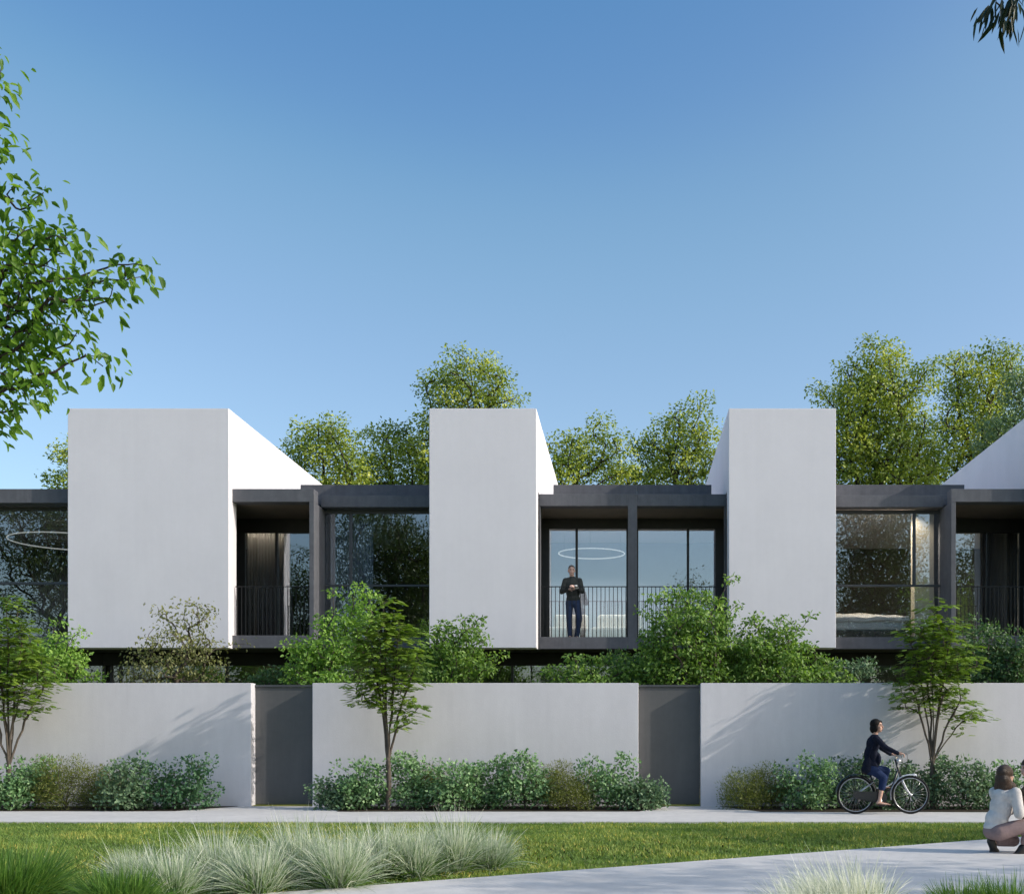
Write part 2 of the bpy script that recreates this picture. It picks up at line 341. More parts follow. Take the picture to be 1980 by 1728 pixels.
def blob_points(rng, blobs, n, mind=0.0, shell=0.35, pw=1.0):
    """points in a union of ellipsoids (centre xyz, radii xyz), kept mind apart, thinner at the heart"""
    b = np.array(blobs, float); vol = (b[:, 3] * b[:, 4] * b[:, 5]) ** pw; k = rng.choice(len(b), n * 8, p=vol / vol.sum())
    d = rng.normal(size=(n * 8, 3)); d /= np.linalg.norm(d, axis=1, keepdims=True)
    r = (shell + (1 - shell) * rng.random(n * 8)) ** (1 / 2.0)
    p = b[k, :3] + d * r[:, None] * b[k, 3:]
    out = np.empty((n, 3)); c = 0
    for q in p:
        if c == 0 or mind <= 0 or np.min(np.sum((out[:c] - q) ** 2, 1)) > mind * mind:
            out[c] = q; c += 1
            if c == n: break
    return out[:c]
def skeleton(rng, trunk, pts, straight=0.45, up=0.25, seg=0.35, plen=0.25):
    """join every point to the nearest suitable limb; returns nodes, parents, end node of every point"""
    nodes = [np.asarray(p, float) for p in trunk]; par = [-1] + list(range(len(trunk) - 1))
    start = len(trunk) - 1
    plenv = [0.0]
    for i in range(1, len(trunk)): plenv.append(0.0)
    order = np.argsort(np.linalg.norm(pts - nodes[start], axis=1)); ends = []
    arr = np.zeros((len(trunk) + len(pts) * 12, 3)); arr[:len(nodes)] = nodes; pl = np.zeros(len(arr)); m = len(nodes)
    lo = max(0, int(len(trunk) * straight))
    for i in order:
        c = pts[i]; dv = c - arr[lo:m]; d = np.linalg.norm(dv, axis=1)
        cost = d + plen * pl[lo:m] + 1.2 * np.maximum(0, -dv[:, 2] + 0.15 * d)
        j = lo + int(np.argmin(cost)); d0 = d[j - lo]
        pj = par[j]; pd = arr[j] - arr[pj] if pj >= 0 else np.array((0, 0, 1.0)); pd = pd / max(np.linalg.norm(pd), 1e-6)
        ctrl = arr[j] + (pd * 0.45 + np.array((0, 0, up))) * d0 * 0.6 + rng.normal(size=3) * 0.05 * d0
        k = int(min(8, max(2, round(d0 / seg)))); prev = j
        for t in np.linspace(0, 1, k + 1)[1:]:
            p = (1 - t) ** 2 * arr[j] + 2 * t * (1 - t) * ctrl + t * t * c
            arr[m] = p; par.append(prev); pl[m] = pl[prev] + np.linalg.norm(p - arr[prev]); prev = m; m += 1
        ends.append((i, prev))
    return arr[:m], np.array(par), ends
def radii(par, ends, rtip, ex, n):
    w = np.zeros(n)
    for _, e in ends: w[e] += 1
    for i in range(n - 1, 0, -1): w[par[i]] += w[i]
    return rtip * np.maximum(w, 1) ** ex
def scatter_leaves(rng, ctr, per, rc, dirbias, nbias, length, width, tpl, flat=1.0, hue=0.35):
    n = len(ctr) * per
    c = np.repeat(ctr, per, 0); off = np.clip(rng.normal(size=(n, 3)), -1.7, 1.7) * rc; off[:, 2] *= flat
    cv = np.repeat(rng.random(len(ctr)), per)
    pos = c + off
    D = off / np.maximum(np.linalg.norm(off, axis=1, keepdims=True), 1e-6) * 0.7 + rng.normal(size=(n, 3)) * 0.5 + np.array(dirbias)
    od = off / np.maximum(np.linalg.norm(off, axis=1, keepdims=True), 1e-6)
    Nn = rng.normal(size=(n, 3)) * 0.42 + np.array(nbias) * .7 + od * .8
    s = rng.uniform(0.65, 1.25, n)
    V, Fq = leaves(rng, pos, D, Nn, tpl, length * s, width * s)
    v = np.clip(hue * cv + (1 - hue) * rng.random(n), 0, 1)
    return V, Fq, np.repeat(v, len(tpl[0]))
def plant(name, label, cat, base, trunk, pts, leaf, bark, rng, per=40, rc=0.2, length=0.1, width=0.06, tpl=T_DIAMOND,
          rtip=0.008, ex=0.45, dirbias=(0, 0, 0), nbias=(0, 0, 1), flat=0.8, seg=0.35, straight=0.45, group=None, up=0.25,
          names=('trunk', 'crown'), hue=0.35, plen=0.25):
    """a thing of two parts: its wood and its foliage, all placed in world coordinates"""
    root = thing(name, label, cat, base, group)
    A, par, ends = skeleton(rng, trunk, pts, straight, up, seg, plen)
    r = radii(par, ends, rtip, ex, len(A))
    i = np.arange(1, len(A)); r1 = r[i]; r0 = np.minimum(r[par[i]], r1 * 1.6); r0 = np.maximum(r0, r1)
    V, Fq = edges_tubes(A[par[i]], A[i], r0, r1, 6)
    obj_np(names[0], V, Fq, bark, root, smooth=True)
    V, Fq, var = scatter_leaves(rng, pts, per, rc, dirbias, nbias, length, width, tpl, flat, hue)
    o = obj_np(names[1], V, Fq, leaf, root, var=var)
    return root
def copy_tree(o, loc, rz=0.0, s=1.0, label=None, group=None):
    c = o.copy(); COL.objects.link(c); c.location = loc; c.rotation_euler = (0, 0, rz); c.scale = (s, s, s)
    if label: c['label'] = label
    if group: c['group'] = group
    for ch in o.children:
        k = ch.copy(); COL.objects.link(k); k.parent = c
    return c
def line(a, b, n=6, wob=0.0, rng=None):
    a = np.asarray(a, float); b = np.asarray(b, float); t = np.linspace(0, 1, n)[:, None]; p = a + (b - a) * t
    if wob and rng is not None: p[1:-1] += rng.normal(size=(n - 2, 3)) * wob * np.array((1, 1, 0))
    return [q for q in p]

# ------------------------------------------------------------------ the setting: ground, paths, lawn
YW = 22.0                                  # garden wall face
KIND = dict(kind='structure')
def struct(o): o['kind'] = 'structure'; return o
struct(sheet('ground', [(-700, -700), (700, -700), (700, 1500), (-700, 1500)], -0.075, M_TURF))
struct(slab('wall_path', [(-26, 18.15), (16, 18.15), (16, 22.3), (-26, 22.3)], -0.12, 0.0, M_PATH))
EA, EB = np.array((-3.33, 9.935)), np.array((4.72, 15.1)); ED = (EB - EA) / np.linalg.norm(EB - EA); EN = np.array((ED[1], -ED[0]))
p0 = EA - ED * 9; p1 = EB + ED * 12
struct(slab('near_path', [p0, p1, p1 + EN * 5.2, p0 + EN * 5.2], -0.12, 0.0, M_PATH))
lawn_poly = [(-26, 18.14), (-26, p0[1]), tuple(p0 - EN * .005), tuple(p1 - EN * .005), (16, 18.14)]
struct(sheet('lawn', lawn_poly, -0.035, M_TURF))
# planting beds along the wall: soil with an uneven front edge
def bed(name, x0, x1, yf, seed):
    rg = np.random.default_rng(seed); n = 26
    xs = np.linspace(x0, x1, n); ys = yf + 0.06 * np.cumsum(rg.normal(size=n)) * .35
    ys[0] = ys[-1] = YW - 0.1; ys[1] = ys[-2] = (yf + YW) / 2
    struct(sheet(name, list(zip(xs, ys)) + [(x1, YW + .01), (x0, YW + .01)][:2], 0.004, M_SOIL))
bed('planting_bed', -16, XP(425, 21), 20.55, 1); bed('planting_bed', XP(612, 21), XP(1290, 21), 20.5, 2); bed('planting_bed', XP(1400, 21), 9.5, 20.4, 3)

# ------------------------------------------------------------------ garden wall and gates
wz = 2.38
w1 = tag(box('garden_wall', -26, XP(485.5, YW), YW, YW + .26, -0.1, wz, M_WALL, bev=.008), 'pale rendered garden wall left of the two dark gates', 'wall', 'garden wall lengths')
w2 = tag(box('garden_wall', XP(604, YW), XP(1234.5, YW), YW, YW + .26, -0.1, wz, M_WALL, bev=.008), 'pale rendered garden wall between the two dark gates', 'wall', 'garden wall lengths')
w3 = tag(box('garden_wall', XP(1355, YW), 16, YW, YW + .26, -0.1, wz, M_WALL, bev=.008), 'pale rendered garden wall behind the cyclist, streaked by tree shadow', 'wall', 'garden wall lengths')
def gate(x0, x1, label, ins):
    g = thing('gate', label, 'gate', ((x0 + x1) / 2, YW + .25, 0), 'garden gates')
    y = YW + .245
    box('leaf', x0 + .006, x1 - .006, y, y + .05, .025, wz - .075, M_GATE, g, .004)
    box('top_rail', x0 + .004, x1 - .004, y - .03, y + .055, wz - .07, wz - .025, M_MULL, g, .003)
    box('threshold', x0 + .004, x1 - .004, YW + .02, y + .06, -.02, .014, M_MOSS, g, .003)
    hz = 1.02; xs = x1 - .10 if ins > 0 else x0 + .10
    if ins: tubes('handle', [([(xs, y - .001, hz), (xs, y - .04, hz), (xs - ins * .10, y - .045, hz)], .008, False)], M_RAIL, g, 8)
    for hz2 in (.35, 1.95): box('hinge', (x0 + .008) if ins > 0 else (x1 - .02), (x0 + .02) if ins > 0 else (x1 - .008), y - .012, y + .002, hz2, hz2 + .1, M_MULL, g, .002)
gate(XP(485.5, YW), XP(604, YW), 'dark grey metal gate left of the slender tree, edged by a bright white jamb', 0)
gate(XP(1234.5, YW), XP(1355, YW), 'dark grey metal gate below the tall green bush, between middle and right beds', 0)

# ------------------------------------------------------------------ houses
YB, YF, YC, YWN, YG, YR = 25.9, 26.14, 26.6, 26.75, 28.2, 36.0
ZB, ZT, ZS, ZFL, ZRF = 3.354, 8.80, 3.37, 3.62, 7.0
XC2 = 2 * 0.0725
GLW = 27.07
def pane(name, x0, x1, y, z0, z1, parent, mat=None): return box(name, x0, x1, y, y + .012, z0, z1, mat or M_GLASS, parent, 0)
def railing(parent, x0, x1, y, z0, z1):
    x0, x1 = min(x0, x1), max(x0, x1)
    r = box('railing', x0, x1, y - .012, y + .012, z1 - .022, z1, M_RAIL, parent, .003)
    n = int(round((x1 - x0) / .0965)); me = None
    base = rootloc(parent)
    for i in range(n):
        x = x0 + (i + .5) * (x1 - x0) / n
        if me is None:
            bm = bmesh.new(); bm_box(bm, -.0075, .0075, -.006, .006, z0 - base[2], z1 - .022 - base[2], 0); me = bpy.data.meshes.new('baluster'); bm.to_mesh(me); bm.free(); me.materials.append(M_RAIL)
        b = bpy.data.objects.new('baluster', me); link(b, r); b.location = (x - base[0], y - base[1], 0)
    return r
def white_block(parent, x0, x1):
    prism_x('white_volume', [(YB, ZB), (YB, ZT), (YR + 2, ZT), (YR + 2, 7.02), (YB + .52, 7.02), (YB + .52, ZB)], x0, x1, M_PLASTER, parent)
def house(side):
    m = (lambda x: x) if side < 0 else (lambda x: XC2 - x)
    lab = ('row house with man on balcony, white volumes and dark grey frames, left of centre post' if side < 0 else
           'row house with bed in its window, right of the centre balcony post')
    h = thing('row_house', lab, 'house', (m(-7.0), YB, 0), 'row of white and grey houses')
    def bx(name, x0, x1, *a, **k): return box(name, m(x0), m(x1), *a, **k)
    xa0, xa1, xb0, xb1 = XP(131, YB), XP(442, YB), XP(830, YB), XP(1037, YB)
    # white volumes
    for x0, x1 in ((xa0, xa1), (xb0, xb1)): white_block(h, min(m(x0), m(x1)), max(m(x0), m(x1)))
    # balcony box beside the wide volume
    xp0, xp1 = XP(598, YF), XP(607, YF)
    fr = bx('balcony_frame', xa1 + .001, xp1, YF, YF + .35, 6.723, 7.02, M_CONC, h)
    bx('post', xp0, xp1 + .002, YF - .002, YWN + .30, 3.66, 6.721, M_CONC, fr); bx('sill', xa1 + .001, xp1, YF, YF + .35, ZS, 3.657, M_CONC, fr)
    bx('side_wall', xp1 - .10, xp1 - .004, YWN + .302, YG + .1, 3.62, 6.72, M_CONC, h)
    bx('balcony_ceiling', -9.9, xp0, YF + .352, YG + .3, 6.725, 6.80, M_SOFFIT, h); bx('balcony_floor', -9.9, xp0, YF + .352, YG, ZS + .01, ZFL, M_CONC, h)
    bx('inner_wall', -9.95, -9.78, YF + .40, YG + .05, ZFL, 6.72, M_FRAME, h)
    # sliding doors at the back of the balcony
    xg0, xg1 = XP(457, YG), XP(620, YG)
    fd = bx('balcony_door', xg0 - .3, xg1, YG, YG + .07, ZP(1030, YG), 6.724, M_FRAME, h)
    bx('fixed_panel', xg0 - .3, XP(474, YG), YG, YG + .06, ZFL, ZP(1030, YG), M_FRAME, fd)
    bx('mullion', XP(532, YG), XP(537, YG), YG - .02, YG + .08, ZFL, ZP(1030, YG), M_FRAME, fd)
    pane('pane', *sorted((m(XP(474, YG)), m(XP(532, YG)))), YG + .03, ZFL, ZP(1030, YG), fd); pane('pane', *sorted((m(XP(537, YG)), m(xg1))), YG + .03, ZFL, ZP(1030, YG), fd)
    railing(h, m(xa1 + .03), m(xp0), YF + .12, 3.657, ZP(1133, YF + .12))
    # large fixed window
    x0, x1 = XP(626.5, GLW), xb0 + .3
    bx('window_beam', xp1 + .003, xb0 - .001 + .25, YWN, YWN + .30, 6.725, ZRF, M_CONC, h)
    bx('window_sill', xp1 + .003, xb0 + .25, YWN, YWN + .30, ZS, 3.67, M_CONC, h)
    wf = bx('window', x0, x1, GLW, GLW + .06, 6.625, 6.72, M_MULL, h); bx('mullion', XP(675.5, GLW), XP(681, GLW), GLW - .03, GLW + .05, ZP(1130, GLW), 6.624, M_MULL, wf)
    bx('transom', x0, x1, GLW - .028, GLW + .05, ZP(1134, GLW), ZP(1130, GLW) - .001, M_MULL, wf); bx('jamb', x0 - .05, x0 - .001, GLW, GLW + .06, 3.672, 6.72, M_MULL, wf)
    za, zb_ = ZP(1130, GLW), ZP(1134, GLW)
    xm0, xm1 = XP(675.5, GLW), XP(681, GLW)
    pane('pane', *sorted((m(x0), m(xm0))), GLW + .012, za, 6.624, wf); pane('pane', *sorted((m(xm1), m(x1))), GLW + .012, za, 6.624, wf)
    pane('pane', *sorted((m(x0), m(x1))), GLW + .012, 3.672, zb_, wf)
    # centre balcony half
    pxl, pxr = XP(1214, YC), XP(1232, YC)
    xe = pxl if side < 0 else XC2 - pxr
    xw = pxr - .003 if side < 0 else xe
    cb = bx('centre_beam', xb1 + .001, xe if side < 0 else xe, YC, YC + .30, 6.72, ZRF - .003, M_CONC, h)
    bx('centre_sill', xb1 + .001, xe, YC, YC + .30, ZS, 3.661, M_CONC, h)
    if side < 0: box('centre_post', pxl + .001, pxr - .001, YC - .003, YC + .32, ZS - .002, ZRF, M_CONC, h)
    bx('edge_post', xb1 + .001, XP(1044.5, YC), YC, YC + .28, 3.662, 6.718, M_CONC, cb)
    bx('centre_ceiling', -2.4, xw, YC + .302, YG + .3, 6.722, 6.80, M_SOFFIT, h); bx('centre_floor', -2.4, xw, YC + .302, YG, ZS + .012, ZFL, M_CONC, h)
    zt = ZP(1022, YG); xl, xmm = XP(1062, YG), XP(1115, YG)
    cd = bx('centre_door', -2.6, xw, YG, YG + .07, zt, 6.721, M_FRAME, h)
    bx('fixed_panel', -2.6, xl, YG - .002, YG + .06, ZFL, zt, M_FRAME, cd); bx('mullion', xmm - .03, xmm + .03, YG - .02, YG + .08, ZFL, zt, M_FRAME, cd)
    bx('jamb', XP(1211, YG), XP(1211, YG) + .06, YG, YG + .06, ZFL, zt, M_FRAME, cd)
    pane('pane', *sorted((m(xl), m(xmm - .031))), YG + .03, ZFL, zt, cd, M_GLASS2); pane('pane', *sorted((m(xmm + .031), m(XP(1211, YG)))), YG + .03, ZFL, zt, cd, M_GLASS2)
    railing(h, m(XP(1045, YC)), m(xe), YC + .15, 3.661, ZP(1133, YC + .15))
    # roof, parapets, slabs and shell
    bx('roof', -13.9, xw, YWN + .301, YR, 6.83, 6.995, M_CONC, h)
    bx('parapet', XP(581, 27.3), xb0 + .6, 27.3, 27.55, 6.996, 7.37, M_CONC, h)
    bx('parapet', XP(1070, 27.3), (pxr if side < 0 else xe - .004), 27.3, 27.55, 6.996, 7.37, M_CONC, h)
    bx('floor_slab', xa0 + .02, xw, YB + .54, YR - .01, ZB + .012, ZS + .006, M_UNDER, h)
    bx('room_floor', -12.8, xw, YG + .075, YR - .2, 3.55, ZFL - .002, M_FLOORW, h)
    bx('room_floor', xp1 + .01, xb0 + .3, GLW + .065, YG + .07, 3.55, ZFL - .002, M_FLOORW, h)
    bx('room_ceiling', -12.8, xw, YG + .31, YR - .2, 6.76, 6.82, M_ROOM, h); bx('room_ceiling', xp1 + .01, xb0 + .3, GLW + .065, YG + .30, 6.76, 6.82, M_ROOM, h)
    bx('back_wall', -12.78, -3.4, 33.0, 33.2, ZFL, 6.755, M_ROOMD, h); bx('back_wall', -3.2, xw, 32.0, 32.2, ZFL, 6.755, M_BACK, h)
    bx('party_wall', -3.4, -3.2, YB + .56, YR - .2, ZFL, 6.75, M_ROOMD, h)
    bx('rear_wall', xa0, xw, YR, YR + .25, 0, 6.99, M_CONC, h)
    # ground floor glazing under the overhang
    gy = 27.6
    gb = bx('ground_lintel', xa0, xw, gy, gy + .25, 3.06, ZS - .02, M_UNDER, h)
    posts = [-12.6, XP(230, gy), XP(436, gy), XP(544, gy), XP(700, gy), XP(840, gy), XP(990, gy), XP(1100, gy), xw - .04]
    for a, b in zip(posts[:-1], posts[1:]): pane('pane', *sorted((m(a + .032), m(b - .032))), gy + .10, 0.05, 3.06, gb)
    for a in posts: bx('mullion', a - .03, a + .03, gy + .06, gy + .16, 0.05, 3.059, M_FRAME, gb)
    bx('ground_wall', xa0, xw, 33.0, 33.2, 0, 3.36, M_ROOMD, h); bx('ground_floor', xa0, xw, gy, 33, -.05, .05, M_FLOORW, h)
    bx('plinth', xa0 + .1, xe - .01, gy + .02, gy + .22, -.06, .049, M_CONC, gb)
    return h
hL = house(-1); hR = house(1)
# the next house, cut by the left edge of the picture
h3 = thing('row_house', 'row house with dark window and ring lamp, cut by the left picture edge', 'house', (-15, YB, 0), 'row of white and grey houses')
xe = XP(131, YB) - .004; xs = -21.0; yg = 26.62
box('window_beam', xs, xe, YF, YF + .4, ZP(972, YF), 7.02, M_CONC, h3); box('window_sill', xs, xe, YF, YF + .4, ZS, ZP(1229, YF), M_CONC, h3)
wf = box('window', xs, xe, yg, yg + .06, 6.62, 6.70, M_MULL, h3)
za, zb_ = ZP(1125, yg), ZP(1130, yg)
box('transom', xs, xe, yg - .03, yg + .05, zb_, za, M_MULL, wf); box('mullion', -16.3, -16.24, yg - .03, yg + .05, za + .001, 6.619, M_MULL, wf)
pane('pane', -16.239, xe, yg + .012, za, 6.62, wf); pane('pane', xs, -16.301, yg + .012, za, 6.62, wf); pane('pane', xs, xe, yg + .012, 3.66, zb_, wf)
box('roof', xs, -12.9, YF + .401, YR, 6.8, 6.99, M_CONC, h3); box('room_floor', xs, xe, yg + .07, YR, 3.5, ZFL, M_FLOORW, h3); box('room_ceiling', xs, -12.9, yg + .07, YR - .2, 6.74, 6.79, M_ROOM, h3)
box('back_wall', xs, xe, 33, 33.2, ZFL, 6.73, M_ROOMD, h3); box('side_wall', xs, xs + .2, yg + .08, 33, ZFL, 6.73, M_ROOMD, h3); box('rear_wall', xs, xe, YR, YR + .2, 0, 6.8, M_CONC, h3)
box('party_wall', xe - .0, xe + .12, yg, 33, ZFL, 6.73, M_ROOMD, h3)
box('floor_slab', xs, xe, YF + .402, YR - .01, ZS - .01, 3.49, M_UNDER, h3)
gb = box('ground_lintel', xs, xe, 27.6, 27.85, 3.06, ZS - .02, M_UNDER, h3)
for a, b in ((-21, -18.2), (-18.1, -15.3), (-15.2, xe - .03)):
    pane('pane', a, b, 27.7, .05, 3.059, gb); box('mullion', b, b + .09, 27.66, 27.76, .05, 3.059, M_FRAME, gb)
box('ground_wall', xs, xe, 33, 33.2, 0, 3.36, M_ROOMD, h3); box('ground_floor', xs, xe, 27.6, 33, -.05, .05, M_FLOORW, h3)

# ------------------------------------------------------------------ furniture seen through the glass
def curtain(x0, x1, y, z0, z1, label, mat, pleat=0.075, amp=0.035):
    n = max(8, int((x1 - x0) / pleat) * 6); x = np.linspace(x0, x1, n); ph = np.cumsum(np.random.default_rng(int(abs(x0) * 100)).uniform(.8, 1.2, n)) * 2 * math.pi / 6
    V, Fq = [], []
    for k, yy in ((0, 0), (1, .006)):
        for zz in (z0, z1):
            V += [(x[i], y + yy + amp * math.sin(ph[i]) * (1.0 if zz == z0 else .75), zz) for i in range(n)]
    for i in range(n - 1):
        Fq += [(i, i + 1, n + i + 1, n + i), (2 * n + i + 1, 2 * n + i, 3 * n + i, 3 * n + i + 1), (n + i, n + i + 1, 3 * n + i + 1, 3 * n + i), (i + 1, i, 2 * n + i, 2 * n + i + 1)]
    r = thing('curtain', label, 'curtain', ((x0 + x1) / 2, y, z0), 'curtains behind the windows')
    obj_np('fabric', V, Fq, mat, r, smooth=False); box('curtain_track', x0 - .03, x1 + .03, y - .04, y + .04, z1 + .002, z1 + .03, M_FRAME, r, .002)
    return r
mR = lambda x: XC2 - x
zc = ZP(1030, YG + .25)
curtain(XP(476, YG + .25), XP(549, YG + .25), YG + .28, ZFL, zc, 'beige pleated curtain in the balcony door beside the wide white volume', M_CURT)
curtain(mR(XP(549, YG + .25)), mR(XP(476, YG + .25)), YG + .28, ZFL, zc, 'dark pleated curtain in the shaded balcony door at the right edge', M_CURT)
curtain(XP(637, GLW + .3), XP(722, GLW + .3), GLW + .32, ZFL, 6.68, 'grey pleated curtain in the large window behind the slender middle tree', M_SHEER)
curtain(XP(40, 32), XP(128, 32), 32.6, ZFL, 6.66, 'grey sheer curtain behind the window at the left picture edge', M_SHEER)
led = thing('light_strip', 'thin warm light strip along the top of the beige curtain', 'light strip', (XP(505, YG + .2), YG + .2, zc))
box('diffuser', XP(474, YG + .2), XP(551, YG + .2), YG + .17, YG + .185, zc + .005, zc + .018, M_LED, led, .001); box('housing', XP(473, YG + .2), XP(552, YG + .2), YG + .165, YG + .19, zc + .0185, zc + .04, M_FRAME, led, .001)
def ring(c, r, label, watts):
    t = thing('ring_lamp', label, 'lamp', c, 'ring lamps')
    tubes('ring', [([(c[0] + r * math.cos(a), c[1] + r * math.sin(a), c[2]) for a in np.linspace(0, 2 * math.pi, 73)[:-1]], .016, True)], M_RING, t, 8)
    for a in (0.5, 2.6, 4.7):
        q = (c[0] + r * math.cos(a), c[1] + r * math.sin(a)); tubes('cable', [([(q[0], q[1], c[2] + .02), (q[0], q[1], 6.755)], .0025, False)], M_MULL, t, 4)
        ld = bpy.data.lights.new('ring_glow', 'SPOT'); ld.spot_size = R(165); ld.spot_blend = .6; ld.energy = watts; ld.color = (1, .93, .86); ld.shadow_soft_size = 0; lo = bpy.data.objects.new('ring_glow', ld); link(lo, t); lo.location = (q[0] - c[0], q[1] - c[1], -.04)
ring(P(1144, 1070, 30), .87, 'thin white ring lamp hanging above the man on the balcony', 75)
ring(P(134, 1047, 30), 1.45, 'large thin ring lamp behind the window at the left picture edge', 10)
def sofa(x0, x1, y, label, gaps):
    t = thing('sofa', label, 'sofa', ((x0 + x1) / 2, y + .5, ZFL), 'cream sofas in the centre room')
    z = ZFL
    box('base', x0, x1, y + .02, y + .92, z + .07, z + .28, M_SOFA, t, .03)
    n = gaps; w = (x1 - x0) / n
    for i in range(n):
        a = x0 + i * w
        box('seat_cushion', a + .008, a + w - .008, y, y + .68, z + .285, z + .54, M_SOFA, t, .07)
        box('back_cushion', a + .02 if i else a + .16, a + w - .02, y + .62, y + .90, z + .50, z + .93, M_SOFA, t, .09)
    for xx in (x0 + .08, x1 - .14):
        for yy in (y + .08, y + .8): box('leg', xx, xx + .06, yy, yy + .06, z, z + .07, M_FRAME, t, .004)
sofa(XP(1056, 29.6), XP(1139, 29.6), 29.4, 'cream two-cushion sofa behind the legs of the man on the balcony', 1)
sofa(XP(1142, 29.6), XP(1247, 29.6), 29.4, 'cream sofa reaching behind the centre balcony post', 1)
# bed and cream pier in the right-hand window
bxl, bxr, by = XP(1590, 27.6), XP(1752, 27.4), 27.32
bd = thing('bed', 'double bed with white bedding just inside the right-hand window', 'bed', ((bxl + bxr) / 2, by + .9, ZFL))
box('bed_base', bxl, bxr, by, by + 1.9, ZFL + .08, ZFL + .26, M_ROOMD, bd, .02); box('mattress', bxl + .01, bxr - .01, by + .01, by + 1.88, ZFL + .262, ZFL + .50, M_LINEN, bd, .07)
def soft(name, x0, x1, y0, y1, z0, z1, mat, parent, seed, amp=.03):
    bm = bmesh.new(); bm_box(bm, x0, x1, y0, y1, z0, z1, 0); bmesh.ops.subdivide_edges(bm, edges=bm.edges[:], cuts=7, use_grid_fill=True)
    rg = np.random.default_rng(seed); cx, cy, cz = (x0 + x1) / 2, (y0 + y1) / 2, (z0 + z1) / 2
    for v in bm.verts:
        u = (v.co.x - cx) / (x1 - x0) * 2; w = (v.co.y - cy) / (y1 - y0) * 2; k = (1 - abs(u) ** 5) * (1 - abs(w) ** 5)
        v.co.z = cz + (v.co.z - cz) * (.35 + .65 * k) + rg.normal() * amp * .25 + amp * math.sin(v.co.x * 9 + v.co.y * 5) * .5
    return obj_bm(name, bm, mat, parent, True)
soft('duvet', bxl - .04, bxr + .05, by - .06, by + 1.25, ZFL + .40, ZFL + .66, M_LINEN, bd, 4)
soft('pillow', bxl + .05, bxl + .85, by + 1.3, by + 1.75, ZFL + .50, ZFL + .72, M_LINEN, bd, 5, .01); soft('pillow', bxl + .95, bxr - .1, by + 1.3, by + 1.75, ZFL + .50, ZFL + .72, M_LINEN, bd, 6, .01)
soft('blanket', bxl - .045, bxr - .45, by + .35, by + .95, ZFL + .56, ZFL + .715, M_SOFA, bd, 7)
for xx in (bxl + .05, bxr - .13):
    for yy in (by + .1, by + 1.7): box('leg', xx, xx + .08, yy, yy + .08, ZFL, ZFL + .079, M_FRAME, bd, .004)
tag(box('wall_pier', XP(1768, 27.25), XP(1806, 27.25), 27.25, 27.6, ZFL + .001, 6.755, M_CREAM, bev=.01), 'cream wall pier just inside the right-hand window beside the bed', 'wall')
tag(box('wall_pier', XP(549, YG + .4), XP(556, YG + .4), YG + .36, YG + .7, ZFL + .001, 6.755, M_ROOM, bev=.01), 'narrow pale wall pier beside the beige curtain', 'wall')

bs = thing('light_strip', 'added warm fill light shaped as a ceiling strip inside the right-hand window', 'light strip', (XP(1715, 27.5), 27.42, 6.74))  # invented strip, added to brighten the dark bedroom
box('diffuser', XP(1625, 27.5), XP(1795, 27.5), 27.40, 27.44, 6.737, 6.745, M_BED_FILL, bs, .001); box('housing', XP(1622, 27.5), XP(1798, 27.5), 27.39, 27.45, 6.7455, 6.7595, M_FRAME, bs, .001)
for px_ in (1665, 1740):
    ld = bpy.data.lights.new('bed_fill_spot', 'SPOT'); ld.energy = 110; ld.color = (1, .82, .62); ld.spot_size = R(150); ld.spot_blend = .5; ld.shadow_soft_size = 0; lo = bpy.data.objects.new('bed_fill_spot', ld); link(lo, bs); lo.location = (XP(px_, 27.2) - bs.location.x, -.28, -.03)  # unseen fill spots added to light the bed and cream pier
# ------------------------------------------------------------------ trees behind the houses
def bg_tree(px, Y, blobs_px, label, seed, n=130, per=70, leaf=None, rc=.29, ll=.14, lw=.075, bare=.0, name='tree', group='trees behind the houses'):
    """blobs_px: (px, py, rx_px, ry_px) ellipses of the crown as seen; depth radius follows the width"""
    rg = np.random.default_rng(seed); s = F / Y; bl = []
    for a, b, c, d in blobs_px:
        q = P(a, b, Y); bl.append((q[0], Y + rg.uniform(-.15, .15) * c / s, q[2], c / s, c / s * .8, d / s))
    for _ in range(3 * len(blobs_px)):       # tufts that break the outline
        j = rg.integers(len(blobs_px)); b0 = bl[j]; a = rg.uniform(-.3, math.pi + .3); e = rg.uniform(.7, 1.05); k = rg.uniform(.14, .28)
        bl.append((b0[0] + math.cos(a) * b0[3] * e, b0[1] + rg.uniform(-.5, .5) * b0[4], b0[2] + math.sin(a) * b0[5] * e, b0[3] * k + .25, b0[4] * k + .25, b0[5] * k * .8 + .2))
    pts = blob_points(rg, bl, int(n * 1.45), mind=.58, shell=.12)
    zlow = min(b[2] - b[5] for b in bl); base = np.array((XP(px, Y), Y, -.05)); fork = base + np.array((0, 0, max(1.6, zlow * .55)))
    return plant(name, label, 'tree', base, line(base, fork, 7, .06, rg), pts, leaf or L_BG, M_BARKD, rg, per=int(per * 2.5), rc=rc, length=ll, width=lw,
                 rtip=.02, ex=.46, seg=.8, straight=.6, dirbias=(0, 0, -.25), nbias=(0.5, -.35, .6), flat=.62, group=group, tpl=T_DIAMOND, hue=.62)
bg_tree(905, 44, [(905, 760, 75, 60), (850, 740, 28, 30), (960, 765, 38, 40), (900, 900, 80, 90), (830, 830, 25, 40)], 'round-headed green tree rising above the narrow white volume left of the man', 11, 200, per=60)
bg_tree(625, 43, [(625, 880, 70, 62), (575, 900, 35, 45), (660, 930, 60, 60)], 'yellow-green tree at the foot of the sloping white side wall', 12, 150)
bg_tree(762, 45, [(765, 880, 62, 60), (720, 910, 40, 45), (800, 920, 45, 70)], 'dark green tree just left of the narrow white volume beside the man', 13, 150)
